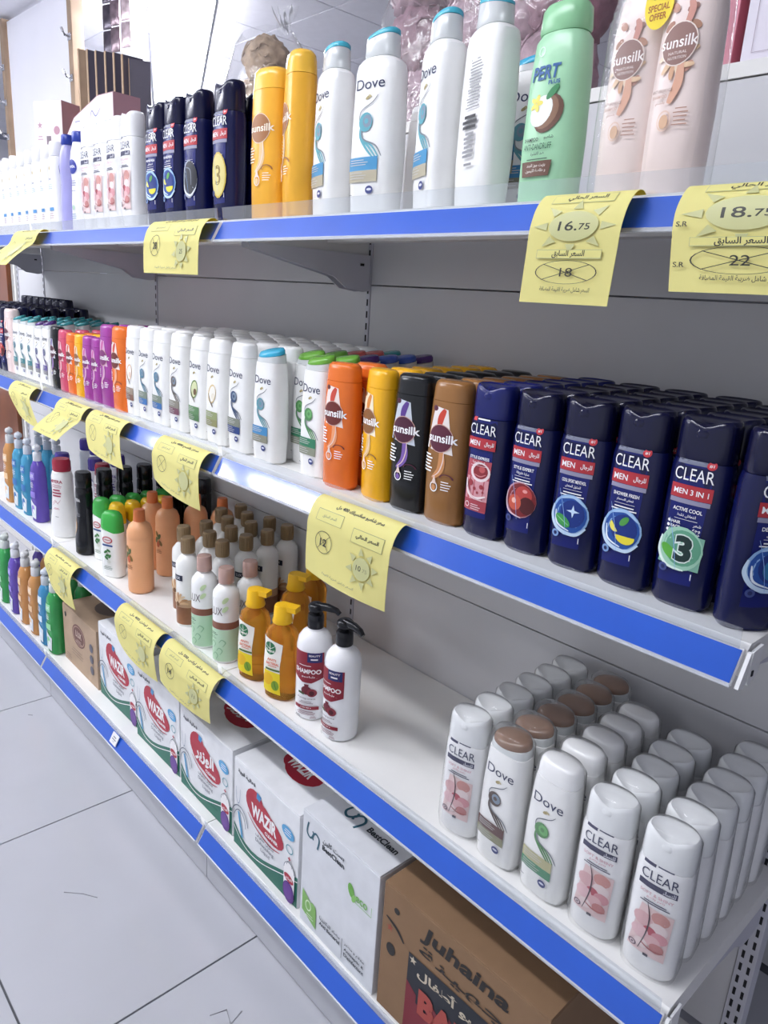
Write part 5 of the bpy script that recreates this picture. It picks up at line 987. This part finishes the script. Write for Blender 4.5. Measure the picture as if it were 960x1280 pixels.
items = [(x, y, z, .062, '#b39a80', 40+i) for i, (x, y, z) in enumerate(((-.06, 0, .08), (.05, .01, .082), (-.05, 0, .17), (.055, 0, .175), (0, 0, .265)))]
bag('bag_of_bath_puffs', 'clear bag with beige bath puffs above the yellow bottles', (-1.66, .53, DK), .26, .18, .35, items, .08)
# pink and white boxes
def gift_box(w, d, h, front_c, side_c, A, name='box'):
    p = Proto(); b = MB(); b.box(-w/2, w/2, 0, d, 0, h, mat(side_c, .4, .03, 12), .0015); bi = p.part('body', b)
    f = MB(); f.box(-w/2+.0005, w/2-.0005, -.0012, .0005, .0005, h-.0005, mat(front_c, .4, .03, 12)); fi = p.part('front_panel', f); p.art(A, flat(-.0012), fi); return p
A = Art(); A.bars(.0, .16, .14, 4, INK('#8a7a88'), .008, .0022).bars(0, .118, .15, 4, INK('#8a7a88'), .008, .0022).bars(0, .07, .15, 4, INK('#8a7a88'), .008, .0022)
A.L([(-.09, .20), (-.09, .03), (.09, .03), (.09, .20)], -.001, INK('#9a8a98'), 'print_frame', 1)
gift_box(.21, .10, .26, '#e0dbe6', '#cf94a4', A).put('gift_box', 'pale lilac box with fine print, upper right corner', 'box', (-.195, .425, DK), .0)
A = Art(); A.D(.03, .19, .018, .018, INK('#f0d8de'), 'emblem', inner=.8).D(.03, .14, .012, .012, INK('#b03a5a'), 'emblem').bars(-.02, .1, .1, 4, INK('#f0d8de'), .01, .003)
gift_box(.17, .10, .27, '#d88a9a', '#d88a9a', A).put('gift_box', 'pink box behind the pale lilac box, upper right', 'box', (-.405, .44, DK), .0)
A = Art(); A.R(-.012, .05, .012, .22, INK('#7a6a74'), 'window', 2).star(-.045, .26, .014, INK('#b08a98')).bars(-.045, .22, .03, 2, INK('#b08a98'), .01, .003).D(.045, .24, .016, .016, INK('#b98a9a'))
gift_box(.15, .12, .35, '#e6d8de', '#96727c', A).put('gift_box', 'pink and white box standing by the white wall at upper left', 'box', (-3.13, .46, DK), .42)
A = Art(); A.T('Dora', .06, .30, .12, INK('#7a86b0'), .045, bold=.02).R(-.15, .20, .02, .235, INK('#4a3c44'), 'window', 2).bars(-.12, .28, .08, 1, INK('#7a86b0'), .01, .004)
A.items = [i for i in A.items if i[0] != 'lettering']; A.L([(.02, .28), (.04, .31), (.08, .285), (.13, .315)], .006, INK('#7a86b0'), 'print_mark')
p_ = Proto(); b = MB()
b.add([(x, y, z) for y in (0, .16) for x, z in ((-.26, 0), (.26, 0), (.26, .37), (.10, .37), (-.16, .30), (-.26, .22))], [(0, 1, 2, 3, 4, 5), (11, 10, 9, 8, 7, 6)]+[(i, 6+i, 6+(i+1) % 6, (i+1) % 6) for i in range(6)], mat('#a8808a', .45, .03, 12)); bi = p_.part('body', b)
f = MB(); f.add([(x, -.0015, z) for x, z in ((-.255, .003), (.256, .003), (.256, .366), (.102, .366), (-.158, .296), (-.255, .218))], [(0, 1, 2, 3, 4, 5)], mat('#ead9dc', .4, .03, 12)); fi = p_.part('front_panel', f); p_.art(A, flat(-.0015), fi)
p_.put('gift_box', 'pink box with slanted top in front of the dark boards', 'box', (-2.57, .40, DK), .10, None, (.66, .62, .74))
# dark display boards standing like pages
M_BOARD = mat('#5a5562', .35, .10, 6, coat=.2); M_EDGE = mat('#b79c80', .6, .06, 20)
for i in range(7):
    p_ = Proto(); b = MB(); b.box(-.008, .008, -.117, -.045, 0, .53-.017*i, M_BOARD if i else M_EDGE, .001); p_.part('board', b)
    b = MB(); b.box(-.0088, .0088, -.120, -.1172, 0, .531-.017*i, M_EDGE, .0006); p_.part('edge_strip', b)
    p_.put('display_board', ('tan board at the left end of the dark standing boards' if i == 0 else f'dark upright board, {NTH[i]} right of the tan one, upper left'), 'board', ((-2.985, -2.90, -2.82, -2.735, -2.66, -2.59, -2.52)[i], .66, DK), math.radians(-6 if i < 6 else -26), 'standing dark boards')
# white pin-up panel with wooden posts and clips, on its own feet behind the shelving
p_ = Proto(); b = MB(); b.box(-.42, .42, -.008, .008, .30, 2.67, mat('#f4f4fc', .4, .015, 4), .002); p_.part('white_panel', b)
M_WOOD = mat('#a58d76', .5, .12, 9)
for x in (-.455, .455):
    b = MB(); b.box(x-.024, x+.024, -.03, .03, 0, 2.685, M_WOOD, .003); pi = p_.part('wooden_post', b)
    for z in (1.9, 2.08, 2.26, 2.44):
        c = MB(); c.tube([(x, -.03, z), (x, -.055, z+.004), (x+.012, -.07, z+.014), (x+.004, -.072, z+.028)], .007, mat('#d8d8dc', .2, 0, metal=.9), 8); c.box(x-.016, x+.016, -.036, -.029, z-.016, z+.016, mat('#d8d8dc', .2, 0, metal=.9), .002); p_.part('clip', c, pi)
    b = MB(); b.box(x-.04, x+.04, -.055, .16, 0, .04, M_WOOD, .004); p_.part('foot', b)
p_.put('notice_stand', 'tall white notice stand between wooden posts with metal clips, upper left', 'stand', (-4.30, .85, 0), .04)
# hanging sachet strips
for i, (x, c) in enumerate(((-3.66, '#4a4450'), (-3.575, '#7d6c74'), (-3.46, '#d8c4c8'))):
    p_ = Proto(); b = MB(); b.tube([(0, 0, -.02), (0, 0, 0)], .0015, KINK, 6); p_.part('cord', b)
    for q in range(3):
        s = MB(); s.loft([(-.02-.11*q-.104, .030, .0012, 4), (-.02-.11*q-.095, .031, .004, 3), (-.02-.11*q-.052, .031, .007, 2.6), (-.02-.11*q-.010, .031, .004, 3), (-.02-.11*q, .030, .0012, 4)], mat(c, .2, .35, 25, metal=.45), 16); p_.part('sachet', s)
    p_.put('sachet_strip', ('dark', 'grey brown', 'silver and red')[i]+' strip of sachets hanging from the ceiling, upper left', 'sachets', (x, .95, CEIL-.0005), .3, 'hanging sachet strips')
# wooden cabinet at the far left end
p_ = Proto(); M_CAB = mat('#7a4526', .3, .25, 5, coat=.3)
b = MB(); b.box(-.45, .45, 0, .40, 0, 1.52, mat('#d9d6d2', .4, .03), .004); p_.part('carcass', b)
for q in range(2):
    b = MB(); b.box(-.445+.45*q, -.005+.45*q, -.02, -.001, .10, 1.50, M_CAB, .003); di = p_.part('door', b); c = MB(); c.tube([(-.03+.06*q, -.021, 1.0), (-.03+.06*q, -.045, 1.02), (-.03+.06*q, -.045, 1.14), (-.03+.06*q, -.021, 1.16)], .006, mat('#d8d8dc', .2, 0, metal=.9), 8); p_.part('handle', c, di)
p_.put('wooden_cabinet', 'glossy brown wooden cabinet beyond the far left shelf end', 'cabinet', (-3.86, .36, 0), .0)
